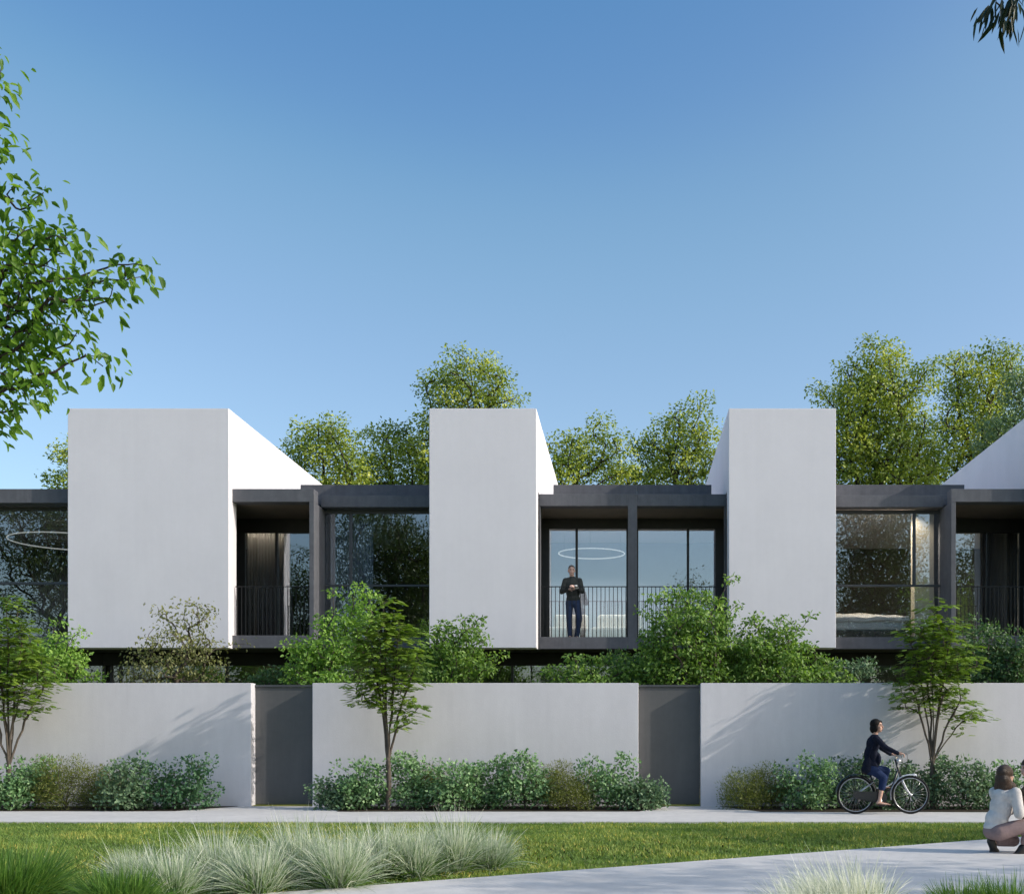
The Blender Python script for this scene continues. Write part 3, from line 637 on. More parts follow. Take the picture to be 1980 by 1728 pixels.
bg_tree(1125, 43, [(1125, 880, 55, 50), (1090, 920, 55, 60), (1175, 905, 42, 38), (1150, 850, 28, 25)], 'bushy tree right of the narrow white volume, above the man', 14, 160)
bg_tree(1315, 44, [(1320, 845, 48, 55), (1270, 865, 42, 28), (1340, 900, 60, 60), (1345, 805, 25, 24)], 'pointed green tree left of the third white volume', 15, 150)
bg_tree(1232, 46, [(1240, 930, 45, 32), (1215, 950, 40, 30)], 'low pale green tree between the two trees above the centre balcony', 16, 60)
bg_tree(1690, 43, [(1690, 780, 80, 80), (1600, 772, 32, 20), (1712, 690, 42, 28), (1770, 740, 30, 28), (1640, 880, 75, 80), (1720, 900, 90, 85), (1650, 730, 35, 35)], 'tall bright green tree beside the third white volume', 17, 330, per=75)
bg_tree(1895, 46, [(1895, 760, 72, 75), (1850, 740, 40, 45), (1920, 710, 50, 35), (1890, 860, 90, 70), (1825, 880, 50, 60)], 'tall open-crowned tree above the sloping grey side wall at right', 18, 260, per=55)
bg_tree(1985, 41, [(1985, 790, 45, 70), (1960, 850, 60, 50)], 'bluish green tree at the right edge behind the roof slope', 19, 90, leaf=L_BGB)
bg_tree(112, 45, [(130, 905, 22, 40), (150, 930, 50, 60)], 'small piece of tree left of the wide white volume', 20, 50)
# ------------------------------------------------------------------ trees across the street, mirrored in the windows
def mirror_tree(X, Y, h, w, label, seed, n=170, per=70, leaf=None):
    rg = np.random.default_rng(seed)
    bl = [(X + rg.uniform(-.35, .35) * w, Y + rg.uniform(-.3, .3) * w, h * rg.uniform(.42, .82), w * rg.uniform(.35, .6), w * rg.uniform(.35, .6), h * rg.uniform(.14, .24)) for _ in range(7)]
    bl.append((X, Y, h * .62, w * .55, w * .55, h * .3))
    pts = blob_points(rg, bl, int(n * 1.4), mind=.5, shell=.1); base = np.array((X, Y, -.08))
    return plant('street_tree', label, 'tree', base, line(base, base + (0, 0, h * .34), 6, .08, rg), pts, leaf or L_REFL, M_BARKD, rg, per=per, rc=.42, length=.19, width=.095,
                 rtip=.02, seg=.9, straight=.6, nbias=(0, 0, .7), flat=.7, group='trees across the street mirrored in the glass')
mirror_tree(-13.2, -13, 15.5, 5.4, 'leafy tree mirrored in the window left of the narrow white volume', 31, 320)
mirror_tree(-21, -16, 15.0, 5.4, 'leafy tree mirrored in the beige curtain balcony door', 32, 200)
mirror_tree(14.2, -13, 16.0, 5.4, 'leafy tree mirrored in the window with the bed', 33, 340)
mirror_tree(22, -15, 16.0, 5.4, 'leafy tree mirrored in the balcony door at the right edge', 34, 190)
mirror_tree(-33, -12, 17, 6.0, 'leafy tree mirrored in the window at the left picture edge', 35, 230)
mirror_tree(4.6, -20, 13.0, 2.6, 'thin-crowned tree mirrored in the right pane of the centre balcony', 36, 60, per=26)
mirror_tree(-25, -26, 10, 5.0, 'low tree mirrored in the ground floor glass under the wide white volume', 37, 120)
mirror_tree(-4.5, -32, 6.5, 4.5, 'low tree mirrored in the ground floor glass behind the middle garden bush', 38, 110)
mirror_tree(9.0, -34, 7.5, 4.5, 'low tree mirrored in the ground floor glass under the bedroom', 39, 110)
# two street trees out of frame to the right whose shade falls across the lawn and the path
def side_tree(X, Y, h, w, label, seed, n, per):
    rg = np.random.default_rng(seed)
    bl = [(X + rg.uniform(-.4, .4) * w, Y + rg.uniform(-.4, .4) * w, h * rg.uniform(.5, .85), w * .45, w * .45, h * .14) for _ in range(6)]
    pts = blob_points(rg, bl, n, mind=.35, shell=.1); base = np.array((X, Y, -.08))
    return plant('street_tree', label, 'tree', base, line(base, base + (0, 0, h * .36), 6, .05, rg), pts, L_STREET, M_BARK, rg, per=per, rc=.3, length=.15, width=.08, rtip=.012, seg=.6, straight=.6)
side_tree(13.5, 13.2, 8.0, 2.6, 'street tree beyond the right edge shading the lawn', 41, 90, 60)
side_tree(12.6, 8.2, 8.5, 3.0, 'street tree beyond the right edge shading the near path', 42, 70, 55)

# ------------------------------------------------------------------ slender multi-stem trees in front of the wall
def vase_tree(px, py_fork, Y, label, seed, blobs_px, stems, n=90, per=16):
    rg = np.random.default_rng(seed); s = F / Y
    bl = []
    for a, b, c, d in blobs_px:
        q = P(a, b, Y); bl.append((q[0], Y, q[2], c / s, min(c / s, .62) * (.85 if px != 751 else .5), d / s))
    pts = blob_points(rg, bl, n, mind=.13, shell=.1)
    base = np.array((XP(px, Y), Y, -.02)); fork = P(px, py_fork, Y)
    root = thing('slender_tree', label, 'tree', base, 'slender trees in front of the wall')
    trunk = line(base, fork, 5, .012, rg); arrs = []
    # stems fan out from the fork, then every leafy spray joins its nearest stem
    nodes = list(trunk); par = [-1, 0, 1, 2, 3]; f = 4
    for (ex, ey, dy) in stems:
        e = P(ex, ey, Y) + np.array((0, dy, 0)); c = fork + (e - fork) * .45 + np.array(((fork[0] - e[0]) * .12, 0, .10)); prev = f
        for t in np.linspace(0, 1, 10)[1:]:
            p = (1 - t) ** 2 * fork + 2 * t * (1 - t) * c + t * t * e + rg.normal(size=3) * .012; nodes.append(p); par.append(prev); prev = len(nodes) - 1
    ends = []
    A = np.zeros((len(nodes) + n * 6, 3)); A[:len(nodes)] = nodes; m = len(nodes); m0 = m
    for i in np.argsort(pts[:, 2]):
        c = pts[i]; cand = np.arange(6, m); dv = c - A[cand]; d = np.linalg.norm(dv, axis=1)
        j = cand[int(np.argmin(d + 1.5 * np.maximum(0, .35 * d - dv[:, 2]) + .25 * (cand >= m0) * d))]; d0 = np.linalg.norm(c - A[j])
        ctrl = A[j] + (c - A[j]) * .5 + np.array((0, 0, .12 * d0)); prev = j; k = int(min(5, max(2, d0 / .15)))
        for t in np.linspace(0, 1, k + 1)[1:]:
            A[m] = (1 - t) ** 2 * A[j] + 2 * t * (1 - t) * ctrl + t * t * c; par.append(prev); prev = m; m += 1
        ends.append((i, prev))
    A = A[:m]; par = np.array(par); r = radii(par, ends, 0.0034, .50, m); i = np.arange(1, m)
    V, Fq = edges_tubes(A[par[i]], A[i], np.maximum(np.minimum(r[par[i]], r[i] * 1.5), r[i]), r[i], 7); obj_np('trunk', V, Fq, M_BARK, root, smooth=True)
    # flat feathery sprays of pinnate leaves, held level
    N = len(pts) * per; c = np.repeat(pts, per, 0); a = rg.uniform(0, 2 * math.pi, N); rad = rg.random(N) ** .6 * .20
    off = np.stack([np.cos(a) * rad, np.sin(a) * rad, rg.normal(size=N) * .022 - rad * .12], 1)
    D = np.stack([np.cos(a), np.sin(a), rg.normal(size=N) * .14 - .22], 1); Nn = np.stack([rg.normal(size=N) * .16, rg.normal(size=N) * .16, np.ones(N)], 1)
    sz = rg.uniform(.8, 1.25, N) * .115
    V, Fq = leaves(rg, c + off, D, Nn, T_PINN, sz, sz); cv = np.repeat(rg.random(len(pts)), per)
    obj_np('crown', V, Fq, L_STREET, root, var=np.repeat(np.clip(.5 * cv + .5 * rg.random(N), 0, 1), len(T_PINN[0])))
    return root
vase_tree(751, 1470, 20.95, 'slender multi-stem tree in the middle bed, in front of the garden wall', 51,
          [(748, 1170, 26, 34), (740, 1225, 58, 40), (748, 1275, 76, 40), (745, 1320, 74, 32), (725, 1350, 42, 24), (785, 1365, 34, 32), (770, 1395, 26, 14)],
          [(742, 1165, 0), (712, 1250, .2), (775, 1210, -.1), (800, 1290, .1), (735, 1220, -.25), (757, 1260, .25)], 190, 12)
vase_tree(1803, 1480, 21.3, 'slender multi-stem tree right of the cyclist, leaning crown over the wall', 52,
          [(1812, 1172, 24, 30), (1800, 1225, 58, 40), (1812, 1275, 84, 40), (1800, 1320, 76, 30), (1770, 1350, 50, 24), (1830, 1350, 46, 30), (1878, 1380, 34, 20), (1858, 1405, 22, 14)],
          [(1805, 1165, 0), (1775, 1260, .2), (1835, 1230, -.1), (1862, 1340, -.1), (1795, 1210, .25), (1750, 1300, -.15), (1885, 1375, .1)], 210, 12)
vase_tree(17, 1480, 21.2, 'slender multi-stem tree at the left picture edge, in front of the wall', 53,
          [(18, 1175, 28, 34), (20, 1225, 55, 40), (25, 1275, 76, 44), (30, 1325, 74, 34), (60, 1360, 38, 26), (-40, 1330, 40, 40), (5, 1370, 40, 26)],
          [(14, 1165, 0), (-20, 1240, .2), (50, 1220, -.1), (78, 1330, .1), (5, 1215, -.25), (-45, 1290, 0), (35, 1300, .2)], 200, 12)

# ------------------------------------------------------------------ garden trees and bushes behind the wall
def garden(px, Y, blobs_px, label, seed, leaf, n=60, per=60, rc=.095, ll=.080, lw=.050, name='garden_bush', cat='bush', bark=None, mind=.19, dirb=(0, 0, -.15), tpl=T_OVATE, multi=0.35):
    rg = np.random.default_rng(seed); s = F / Y; bl = []
    for a, b, c, d in blobs_px:
        q = P(a, b, Y); bl.append((q[0], Y + rg.uniform(-.1, .1), q[2], c / s, min(c / s, .9) * .8, d / s))
    pts = blob_points(rg, bl, n, mind=mind, shell=.15); base = np.array((XP(px, Y), Y, -.02))
    c = pts.mean(0); k = rg.choice(len(pts), max(6, n // 4), False); up_ = pts[k] + (pts[k] - c) * rg.uniform(.12, .55, (len(k), 1)) * np.array((1, .6, 1)) + np.array((0, 0, .04)); pts = np.vstack([pts, up_[up_[:, 2] > 1.2]])
    return plant(name, label, cat, base, line(base, base + (0, 0, 1.1), 5, .03, rg), pts, leaf, bark or M_BARK, rg, per=per, rc=rc, length=ll, width=lw, tpl=tpl,
                 rtip=.006, ex=.5, seg=.25, straight=multi, dirbias=dirb, nbias=(.5, -.35, .6), flat=.55, group='garden plants behind the wall', hue=.45)
garden(105, 23.6, [(110, 1275, 55, 42), (75, 1290, 60, 45), (140, 1300, 40, 28), (70, 1330, 80, 40)], 'bright green bush behind the wall beside the left-edge tree', 61, L_MAPLE, 120, 37)
garden(350, 23.9, [(310, 1195, 40, 32), (375, 1190, 32, 34), (330, 1240, 60, 34), (385, 1245, 50, 34), (400, 1290, 40, 34), (260, 1290, 36, 28), (330, 1300, 70, 28), (455, 1225, 22, 12)], 'sparse thin-leaved young birch in front of the wide white volume', 62, L_BIRCH, 105, 17, rc=.13, ll=.075, lw=.045, name='young_birch', cat='tree', dirb=(0, 0, -.7), mind=.13)
garden(655, 23.4, [(640, 1215, 36, 34), (690, 1200, 42, 32), (615, 1270, 52, 30), (660, 1265, 60, 40), (600, 1300, 45, 30), (650, 1320, 70, 30), (645, 1185, 22, 12)], 'light green bush behind the wall, left of the slender middle tree', 63, L_MAPLE, 150, 37)
garden(880, 23.5, [(870, 1260, 58, 36), (905, 1230, 32, 20), (860, 1225, 28, 18), (900, 1290, 50, 30), (850, 1315, 70, 30)], 'rounded green bush overlapping the foot of the narrow white volume', 64, L_GARD, 130, 37)
garden(1135, 23.3, [(1140, 1292, 52, 22), (1090, 1305, 45, 18), (1190, 1300, 40, 22), (1150, 1330, 90, 24)], 'low green bush below the man on the balcony', 65, L_GARD, 95, 34)
garden(1335, 23.2, [(1320, 1165, 36, 24), (1365, 1170, 32, 24), (1330, 1205, 70, 30), (1375, 1210, 40, 30), (1330, 1250, 85, 36), (1320, 1295, 95, 36), (1260, 1240, 30, 24), (1400, 1230, 28, 22)], 'tall leafy bush in front of the right half of the centre balcony', 66, L_GARD, 220, 38)
garden(1480, 23.5, [(1460, 1215, 30, 22), (1510, 1225, 46, 24), (1480, 1265, 80, 34), (1550, 1270, 46, 26), (1590, 1290, 30, 18), (1500, 1305, 100, 30)], 'spreading olive-green bush below the third white volume', 67, L_GARD, 170, 34, mind=.18)
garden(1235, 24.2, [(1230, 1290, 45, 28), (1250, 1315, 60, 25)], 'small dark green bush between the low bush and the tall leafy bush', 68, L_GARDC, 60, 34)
garden(1650, 24.0, [(1650, 1300, 48, 18), (1620, 1312, 45, 18)], 'low grey-green bush behind the wall left of the tree beside the cyclist', 69, L_EUG, 55, 31)
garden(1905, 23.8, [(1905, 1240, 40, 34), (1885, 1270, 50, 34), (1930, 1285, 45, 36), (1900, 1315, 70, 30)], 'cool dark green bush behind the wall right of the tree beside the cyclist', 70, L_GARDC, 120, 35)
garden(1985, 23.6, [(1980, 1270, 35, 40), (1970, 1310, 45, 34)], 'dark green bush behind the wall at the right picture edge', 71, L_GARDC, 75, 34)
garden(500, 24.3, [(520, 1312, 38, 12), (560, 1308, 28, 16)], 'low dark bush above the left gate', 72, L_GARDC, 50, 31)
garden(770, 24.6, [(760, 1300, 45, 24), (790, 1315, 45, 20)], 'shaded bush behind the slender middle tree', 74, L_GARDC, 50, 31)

# ------------------------------------------------------------------ shrubs along the foot of the wall
def shrub(px, hw, top, kind, Y, label, seed):
    rg = np.random.default_rng(seed); s = F / Y; X = XP(px, Y); h = ZP(top, Y); w = hw / s
    leaf = {'eu': L_EU, 'eug': L_EUG, 'ol': L_OLIVE, 'dk': L_DARK}[kind]
    bl = [(X, Y, h * .30, w, .42, h * .31)]
    for _ in range(5):
        u = rg.uniform(-.6, .6); bl.append((X + u * w, Y + rg.uniform(-.25, .2), h * rg.uniform(.36, .68) * (1 - .3 * u * u), w * .36, .25, h * .22))
    fine = kind == 'ol'
    n = int(34 + 52 * w); pts = blob_points(rg, bl, n, mind=.09, shell=.2)
    # a few shoots stand above the mass
    sh = np.stack([X + rg.uniform(-.9, .9, 22) * w, Y + rg.uniform(-.3, .2, 22), h * rg.uniform(.62, 1.06, 22)], 1); pts = np.vstack([pts, sh])
    pts = pts[pts[:, 2] > .05]; pts[:, 1] = np.clip(pts[:, 1], 20.4, YW - .09)
    base = np.array((X, Y, 0.0)); per = 70 if fine else 26
    r = plant('shrub', label, 'shrub', base, line(base - (0, 0, .03), base + (0, 0, .12), 3), pts, leaf, M_BARK if not fine else M_BARK, rg, per=per, rc=.075 if not fine else .085,
              length=.05 if fine else .066, width=.013 if fine else .046, tpl=T_DIAMOND if fine else T_OVATE, rtip=.0028, ex=.42, seg=.15, straight=.5, dirbias=(0, 0, .5 if fine else .1),
              nbias=(.4, -.5, .5), flat=.9, group='shrubs along the garden wall', names=('stems', 'foliage'), hue=.4, up=.5)
    return r
SH = [(8, 62, 1492, 'eu', 20.95, 'green leafy shrub at the left edge, round the foot of the tree'),
      (68, 42, 1478, 'eu', 21.5, 'tall leafy green shrub behind the left-edge tree trunk'),
      (128, 66, 1476, 'ol', 21.2, 'large yellow-olive shrub right of the left-edge tree'),
      (198, 52, 1490, 'ol', 21.5, 'smaller yellow-olive shrub behind the grey-green one in the left bed'),
      (248, 55, 1482, 'eug', 21.0, 'grey-green shrub between olive and dark shrubs in the left bed'),
      (340, 88, 1472, 'dk', 21.1, 'large dark green rounded shrub at the right end of the left bed'),
      (655, 50, 1512, 'eug', 21.2, 'low grey-green shrub at the left end of the middle bed, by the gate'),
      (705, 52, 1482, 'eu', 21.1, 'blue-green shrub just left of the middle tree trunk'),
      (800, 46, 1468, 'eu', 21.3, 'upright pale blue-green shrub just right of the middle tree trunk'),
      (842, 32, 1492, 'ol', 21.55, 'narrow olive shrub tucked behind blue-green shrubs in the middle bed'),
      (885, 50, 1482, 'eu', 21.0, 'blue-green shrub, third from the tree in the middle bed'),
      (945, 52, 1476, 'eu', 21.4, 'blue-green shrub at the centre of the middle bed'),
      (1015, 52, 1464, 'eu', 21.2, 'tallest blue-green shrub of the middle bed'),
      (1060, 40, 1484, 'ol', 21.5, 'olive shrub behind the tallest blue-green shrub'),
      (1103, 44, 1502, 'ol', 21.05, 'low olive shrub in the right part of the middle bed'),
      (1175, 58, 1468, 'eu', 21.3, 'broad blue-green shrub near the right end of the middle bed'),
      (1243, 44, 1512, 'eug', 21.1, 'low spreading shrub at the right end of the middle bed, overlapping the gate'),
      (1440, 46, 1502, 'ol', 21.2, 'olive shrub at the left end of the right-hand bed'),
      (1492, 46, 1488, 'ol', 21.5, 'taller olive shrub, second in the right-hand bed'),
      (1555, 58, 1470, 'eu', 21.1, 'blue-green shrub behind the rear of the bicycle'),
      (1640, 52, 1474, 'eug', 21.5, 'grey-green shrub directly behind the bicycle rear wheel'),
      (1718, 52, 1478, 'eug', 21.3, 'grey-green shrub behind the bicycle handlebar'),
      (1778, 42, 1484, 'eug', 21.55, 'grey-green shrub behind the bicycle front wheel'),
      (1860, 58, 1466, 'eug', 21.2, 'tall grey-green shrub right of the tree beside the cyclist'),
      (1935, 48, 1486, 'eu', 21.3, 'shrub behind the crouching woman at the right edge')]
for i, (px, hw, top, kind, Y, lab) in enumerate(SH): shrub(px, hw, top, kind, Y, lab, 100 + i)

# ------------------------------------------------------------------ ornamental grasses
def blades(rg, X, Y, n, r0, L, spread, droop, width, wind=(0, 0), seg=6, z0=-.03, up=1.0):
    a = rg.uniform(0, 2 * math.pi, n); rr = r0 * np.sqrt(rg.random(n)); b = np.stack([X + rr * np.cos(a), Y + rr * np.sin(a), np.full(n, z0)], 1)
    th = np.abs(rg.normal(0, spread, n)); th = np.clip(th, 0, 1.35); a2 = a + rg.normal(0, .5, n)
    d = np.stack([np.sin(th) * np.cos(a2) + wind[0] * rg.uniform(.5, 1.3, n), np.sin(th) * np.sin(a2) + wind[1], np.cos(th) * up], 1); d /= np.linalg.norm(d, axis=1, keepdims=True)
    ln = L * rg.uniform(.55, 1.1, n); t = np.linspace(0, 1, seg + 1); hd = d * np.array((1, 1, 0))
    g = droop * rg.uniform(.4, 1.5, n)
    pts = b[:, None] + d[:, None] * (ln[:, None] * t)[..., None] + (hd[:, None] * (.35 * g[:, None] * ln[:, None] * t ** 2)[..., None]) - np.array((0, 0, 1.0)) * (g[:, None] * ln[:, None] * t ** 2.2)[..., None]
    w = width * rg.uniform(.7, 1.3, n)[:, None] * (1 - t[None] ** 1.6 * .9) * .5
    ang = rg.uniform(0, math.pi, n); side = np.stack([np.cos(ang), np.sin(ang), np.zeros(n)], 1)
    side = side - d * np.sum(side * d, 1, keepdims=True); side /= np.linalg.norm(side, axis=1, keepdims=True)
    V = np.stack([pts - side[:, None] * w[..., None], pts + side[:, None] * w[..., None]], 2)     # n, seg+1, 2, 3
    q = np.array([(2 * i, 2 * i + 1, 2 * i + 3, 2 * i + 2) for i in range(seg)]); Fq = (np.arange(n) * 2 * (seg + 1))[:, None, None] + q[None]
    return V.reshape(-1, 3), Fq.reshape(-1, 4), np.repeat(rg.random(n), 2 * (seg + 1))
def clump(name, label, X, Y, seed, mat, n, r0, L, spread, droop, width, wind, group):
    rg = np.random.default_rng(seed); root = thing(name, label, 'grass clump', (X, Y, -.035), group)
    V, Fq, var = blades(rg, X, Y, n, r0, L, spread, droop, width, wind); obj_np('blades', V, Fq, mat, root, var=var)
    if name == 'feather_grass':
        V, Fq, var = blades(rg, X, Y, n // 3, r0 * .8, L * 1.18, spread * .8, droop * 1.1, width * .7, wind); obj_np('plumes', V, Fq, G_PALE, root, var=var)
        V, Fq, var = blades(rg, X, Y, n // 2, r0, L * .6, spread * 1.3, droop * .6, width * 1.1, (0, 0)); obj_np('base_leaves', V, Fq, G_SEDGE, root, var=var)
    return root
FG = [(330, 1735, .52, 'leftmost feather grass clump, just right of the green sedge mound'), (420, 1708, .60, 'feather grass clump, second from the left in the pale row'),
      (500, 1722, .55, 'low front feather grass clump, third from the left in the pale row'), (575, 1700, .68, 'tall feather grass clump, fourth from the left in the pale row'),
      (655, 1712, .62, 'bright feather grass clump in the middle of the pale row'), (735, 1692, .60, 'greyish feather grass clump, right of the middle in the pale row'),
      (800, 1690, .58, 'feather grass clump, third from the right in the pale row'), (875, 1680, .66, 'tall feather grass clump, second from the right in the pale row'),
      (945, 1674, .48, 'rightmost small feather grass clump on the lawn by the near path'), (262, 1712, .42, 'wispy feather grass clump behind the green sedge mound')]
for i, (px, py, L, lab) in enumerate(FG):
    Y = GY(py); clump('feather_grass', lab, XP(px, Y), Y, 200 + i, G_FEATHER, 800, .15, L * 1.15, .50, .32, .0085, (-.10 + .02 * (i % 3), 0), 'pale feather grass clumps')
clump('feather_grass', 'large whitish feather grass clump at the bottom right edge of the near path', XP(1640, 8.6), 8.6, 221, G_PALE, 900, .26, .62, .55, .30, .0085, (-.22, 0), 'pale feather grass clumps')
clump('feather_grass', 'whitish feather grass clump low at the bottom edge, left of the large one', XP(1560, 8.4), 8.4, 222, G_PALE, 500, .18, .50, .6, .3, .0085, (-.22, 0), 'pale feather grass clumps')
clump('sedge_mound', 'large dark green sedge mound in the bottom left corner', XP(15, 9.3), 9.3, 231, G_SEDGE, 2200, .26, .72, .62, .34, .010, (.06, 0), 'green sedge mounds')
clump('sedge_mound', 'bright green sedge mound right of the bottom left corner', XP(232, 9.25), 9.25, 232, G_SEDGE, 1700, .20, .46, .66, .30, .009, (0, 0), 'green sedge mounds')
clump('sedge_mound', 'green sedge mound right of the whitish grass at the bottom edge', XP(1868, 8.5), 8.5, 233, G_SEDGE, 1500, .18, .42, .62, .26, .009, (0, 0), 'green sedge mounds')
clump('sedge_mound', 'green sedge mound in the bottom right corner', XP(1968, 8.3), 8.3, 234, G_SEDGE, 1500, .2, .5, .62, .26, .009, (0, 0), 'green sedge mounds')

# lawn grass, nobody could count it
rg = np.random.default_rng(300); N = 210000
x = rg.uniform(-11.5, 8.5, N); y = 9.2 + (18.16 - 9.2) * rg.random(N) ** .8
d = (x - EA[0]) * EN[0] + (y - EA[1]) * EN[1]; keep = (d < -.01) & (np.abs(x + 1.2) < y * .60)
x, y = x[keep], y[keep]; n = len(x)
patch = np.clip(.5 + .35 * np.sin(x * 1.7 + 2 * np.sin(y * 1.3)) * np.sin(y * 2.1 + 1.5 * np.sin(x * .9)) + .3 * np.sin(x * 4.3 + y * 3.1 + 2 * np.sin(y * 5)) * np.sin(y * 6.1 - x * 2.2), 0, 1); a = rg.uniform(0, 2 * math.pi, n); h = rg.uniform(.02, .05, n) * (.7 + .6 * patch); w = rg.uniform(.006, .011, n)
b = np.stack([x, y, np.full(n, -.036)], 1); sd = np.stack([np.cos(a), np.sin(a), np.zeros(n)], 1) * w[:, None]; tip = b + np.stack([rg.normal(size=n) * .022, rg.normal(size=n) * .022, h], 1)
V = np.stack([b - sd, b + sd, tip], 1).reshape(-1, 3); Fq = np.arange(3 * n).reshape(-1, 3)
var = np.clip(.26 * rg.random(n) + .68 * patch * rg.random(n) ** .7, 0, 1); fl = rg.random(n) < .09 * patch ** 2; var[fl] = 1.0
lg = obj_np('lawn_grass', V, Fq, G_LAWN, None, var=np.repeat(var, 3)); tag(lg, 'short mown lawn grass with yellowish patches between the two paths', 'grass', kind='stuff')

# ------------------------------------------------------------------ overhanging foreground trees
def fore_tree():
    rg = np.random.default_rng(401); Y = 6.6; s = F / Y; bl = []
    for a, b, c, d in [(-25, 130, 38, 34), (-20, 178, 34, 20), (-12, 255, 32, 18), (-22, 310, 22, 22), (45, 390, 50, 30), (110, 470, 42, 28), (40, 470, 60, 50), (25, 560, 90, 60), (110, 560, 70, 50), (170, 565, 50, 32),
                       (225, 530, 36, 24), (262, 522, 22, 12), (20, 650, 90, 50), (100, 640, 60, 36), (185, 690, 40, 14), (215, 692, 22, 8), (30, 730, 80, 34), (90, 745, 34, 16), (10, 790, 50, 30), (0, 855, 28, 12), (-150, 400, 130, 220), (-110, 650, 120, 200), (-230, 150, 150, 160)]:
        q = P(a, b, Y); bl.append((q[0], Y, q[2], c / s, max(.12, c / s * .8), d / s))
    pts = np.vstack([blob_points(rg, bl[:-3], 175, mind=.085, shell=.02, pw=.62), blob_points(rg, bl[-3:], 60, mind=.1)]); base = np.array((-5.9, 7.0, -.08))
    tr = [base, base + (.02, 0, .9), base + (.08, -.03, 1.8), base + (.15, -.1, 2.6), base + (.3, -.15, 3.3), base + (.42, -.2, 4.2), base + (.5, -.2, 5.0)]
    plant('overhanging_tree', 'leafy tree leaning in from the left edge against the sky', 'tree', base, tr, pts, L_FORE, M_BARKD, rg, per=9, rc=.072, length=.070, width=.036, tpl=T_OVATE,
          rtip=.0030, ex=.5, seg=.16, straight=.3, dirbias=(.25, 0, -.75), nbias=(.3, -.5, .4), flat=.8, hue=.3, plen=.15)
fore_tree()
def droop_tree():
    rg = np.random.default_rng(402); Y = 4.6; s = F / Y; bl = []
    for a, b, c, d in [(1948, -10, 26, 34), (1990, -60, 40, 40), (2090, -180, 130, 140), (2300, -300, 260, 220), (2250, -80, 150, 120)]:
        q = P(a, b, Y); bl.append((q[0], Y, q[2], c / s, max(.05, c / s * .7), d / s))
    pts = blob_points(rg, bl, 90, mind=.07, shell=.05)
    pts = np.vstack([pts, [P(1925, 4, Y), P(1940, 20, Y), P(1948, 30, Y), P(1952, 12, Y), P(1965, 5, Y), P(1972, -8, Y)]])
    base = np.array((4.5, 4.3, -.08))
    tr = list(bez([base, base + (.05, 0, 1.8), base + (-.1, .1, 3.4), base + (-.7, .2, 4.6), base + (-1.7, .3, 5.0)], 9))
    plant('drooping_tree', 'narrow-leaved tree whose dark leaves hang into the top right corner', 'tree', base, tr, pts, L_DROOP, M_BARKD, rg, per=11, rc=.035, length=.085, width=.016, tpl=T_LONG,
          rtip=.003, ex=.5, seg=.2, straight=.5, dirbias=(-.1, 0, -2.2), nbias=(.2, -.9, .2), flat=.8, plen=.15)
droop_tree()
#@@PEOPLE@@
# ------------------------------------------------------------------ bicycle
M_TYRE = mat_plain('tyre_rubber', (0.012, 0.012, 0.013), .8, spec=.3); M_STEEL = mat_plain('bright_steel', (0.62, 0.63, 0.66), .28, 1.0); M_SILVER = mat_plain('silver_paint', (0.62, 0.63, 0.68), .35, .3, coat=.3)
M_BLACK = mat_plain('black_paint', (0.012, 0.013, 0.017), .3, coat=.4); M_LEATHER = mat_plain('black_leather', (0.014, 0.012, 0.011), .5)
YBK = 19.87; SBK = F / YBK
def B(cx, cy, dy=0.0): return np.array(((383 + cx / 7.855) / SBK, YBK + dy, CAM_H + (48 - cy / 7.855) / SBK))
bk = thing('bicycle', 'black and silver city bicycle ridden along the wall path', 'bicycle', (B(850, 1600)[0], YBK, 0))
hubr, hubf = B(430, 1312), B(1262, 1318); WR = .335; hubr[2] = hubf[2] = WR + .002
for hb in (hubr, hubf):
    w = tubes('wheel', [([hb + (0, -.045, 0), hb + (0, .045, 0)], .022, False)], M_STEEL, bk, 10)
    tubes('tyre', [(arc(hb, WR - .019, 0, 355, 72), .019, True)], M_TYRE, w, 8); tubes('rim', [(arc(hb, WR - .044, 0, 355, 72), .0075, True)], M_STEEL, w, 6)
    sp = []
    for i in range(28):
        a = 2 * math.pi * i / 28; b = a + (.55 if i % 4 < 2 else -.55); yy = .032 if i % 2 else -.032
        sp.append(([hb + (.02 * math.cos(b), yy, .02 * math.sin(b)), hb + ((WR - .045) * math.cos(a), 0, (WR - .045) * math.sin(a))], .0016, False))
    tubes('spokes', sp, M_STEEL, w, 4)
bb = B(800, 1345); seat_cl = B(690, 1110); head_lo, head_up = B(1075, 920), B(1030, 760); crown = B(1130, 1075)
fr = tubes('frame', [([head_lo, B(975, 1200), bb], .019, False), ([bb, seat_cl, B(640, 985)], .016, False)], M_BLACK, bk, 10)
tubes('top_tube', [(bez([B(1065, 900), B(1045, 1120), B(960, 1195), B(720, 1205)], 20), .0105, False), (bez([B(1088, 960), B(1070, 1120), B(985, 1160), B(975, 1165)], 12), .0105, False)], M_SILVER, fr, 8)
for s in (-1, 1):
    tubes('chain_stay', [([bb + (0, s * .03, 0), hubr + (0, s * .055, 0)], .009, False)], M_BLACK, fr, 8); tubes('seat_stay', [([seat_cl + (0, s * .03, 0), hubr + (0, s * .055, 0)], .008, False)], M_SILVER, fr, 8)
fk = tubes('fork', [([head_up, head_lo, crown], .020, False)], M_BLACK, bk, 10)
for s in (-1, 1): tubes('fork_blade', [(bez([crown + (0, s * .035, 0), B(1180, 1200, s * .045), hubf + (-.03, s * .05, .03), hubf + (0, s * .05, 0)], 10), np.linspace(.013, .008, 10), False)], M_SILVER, fk, 8)
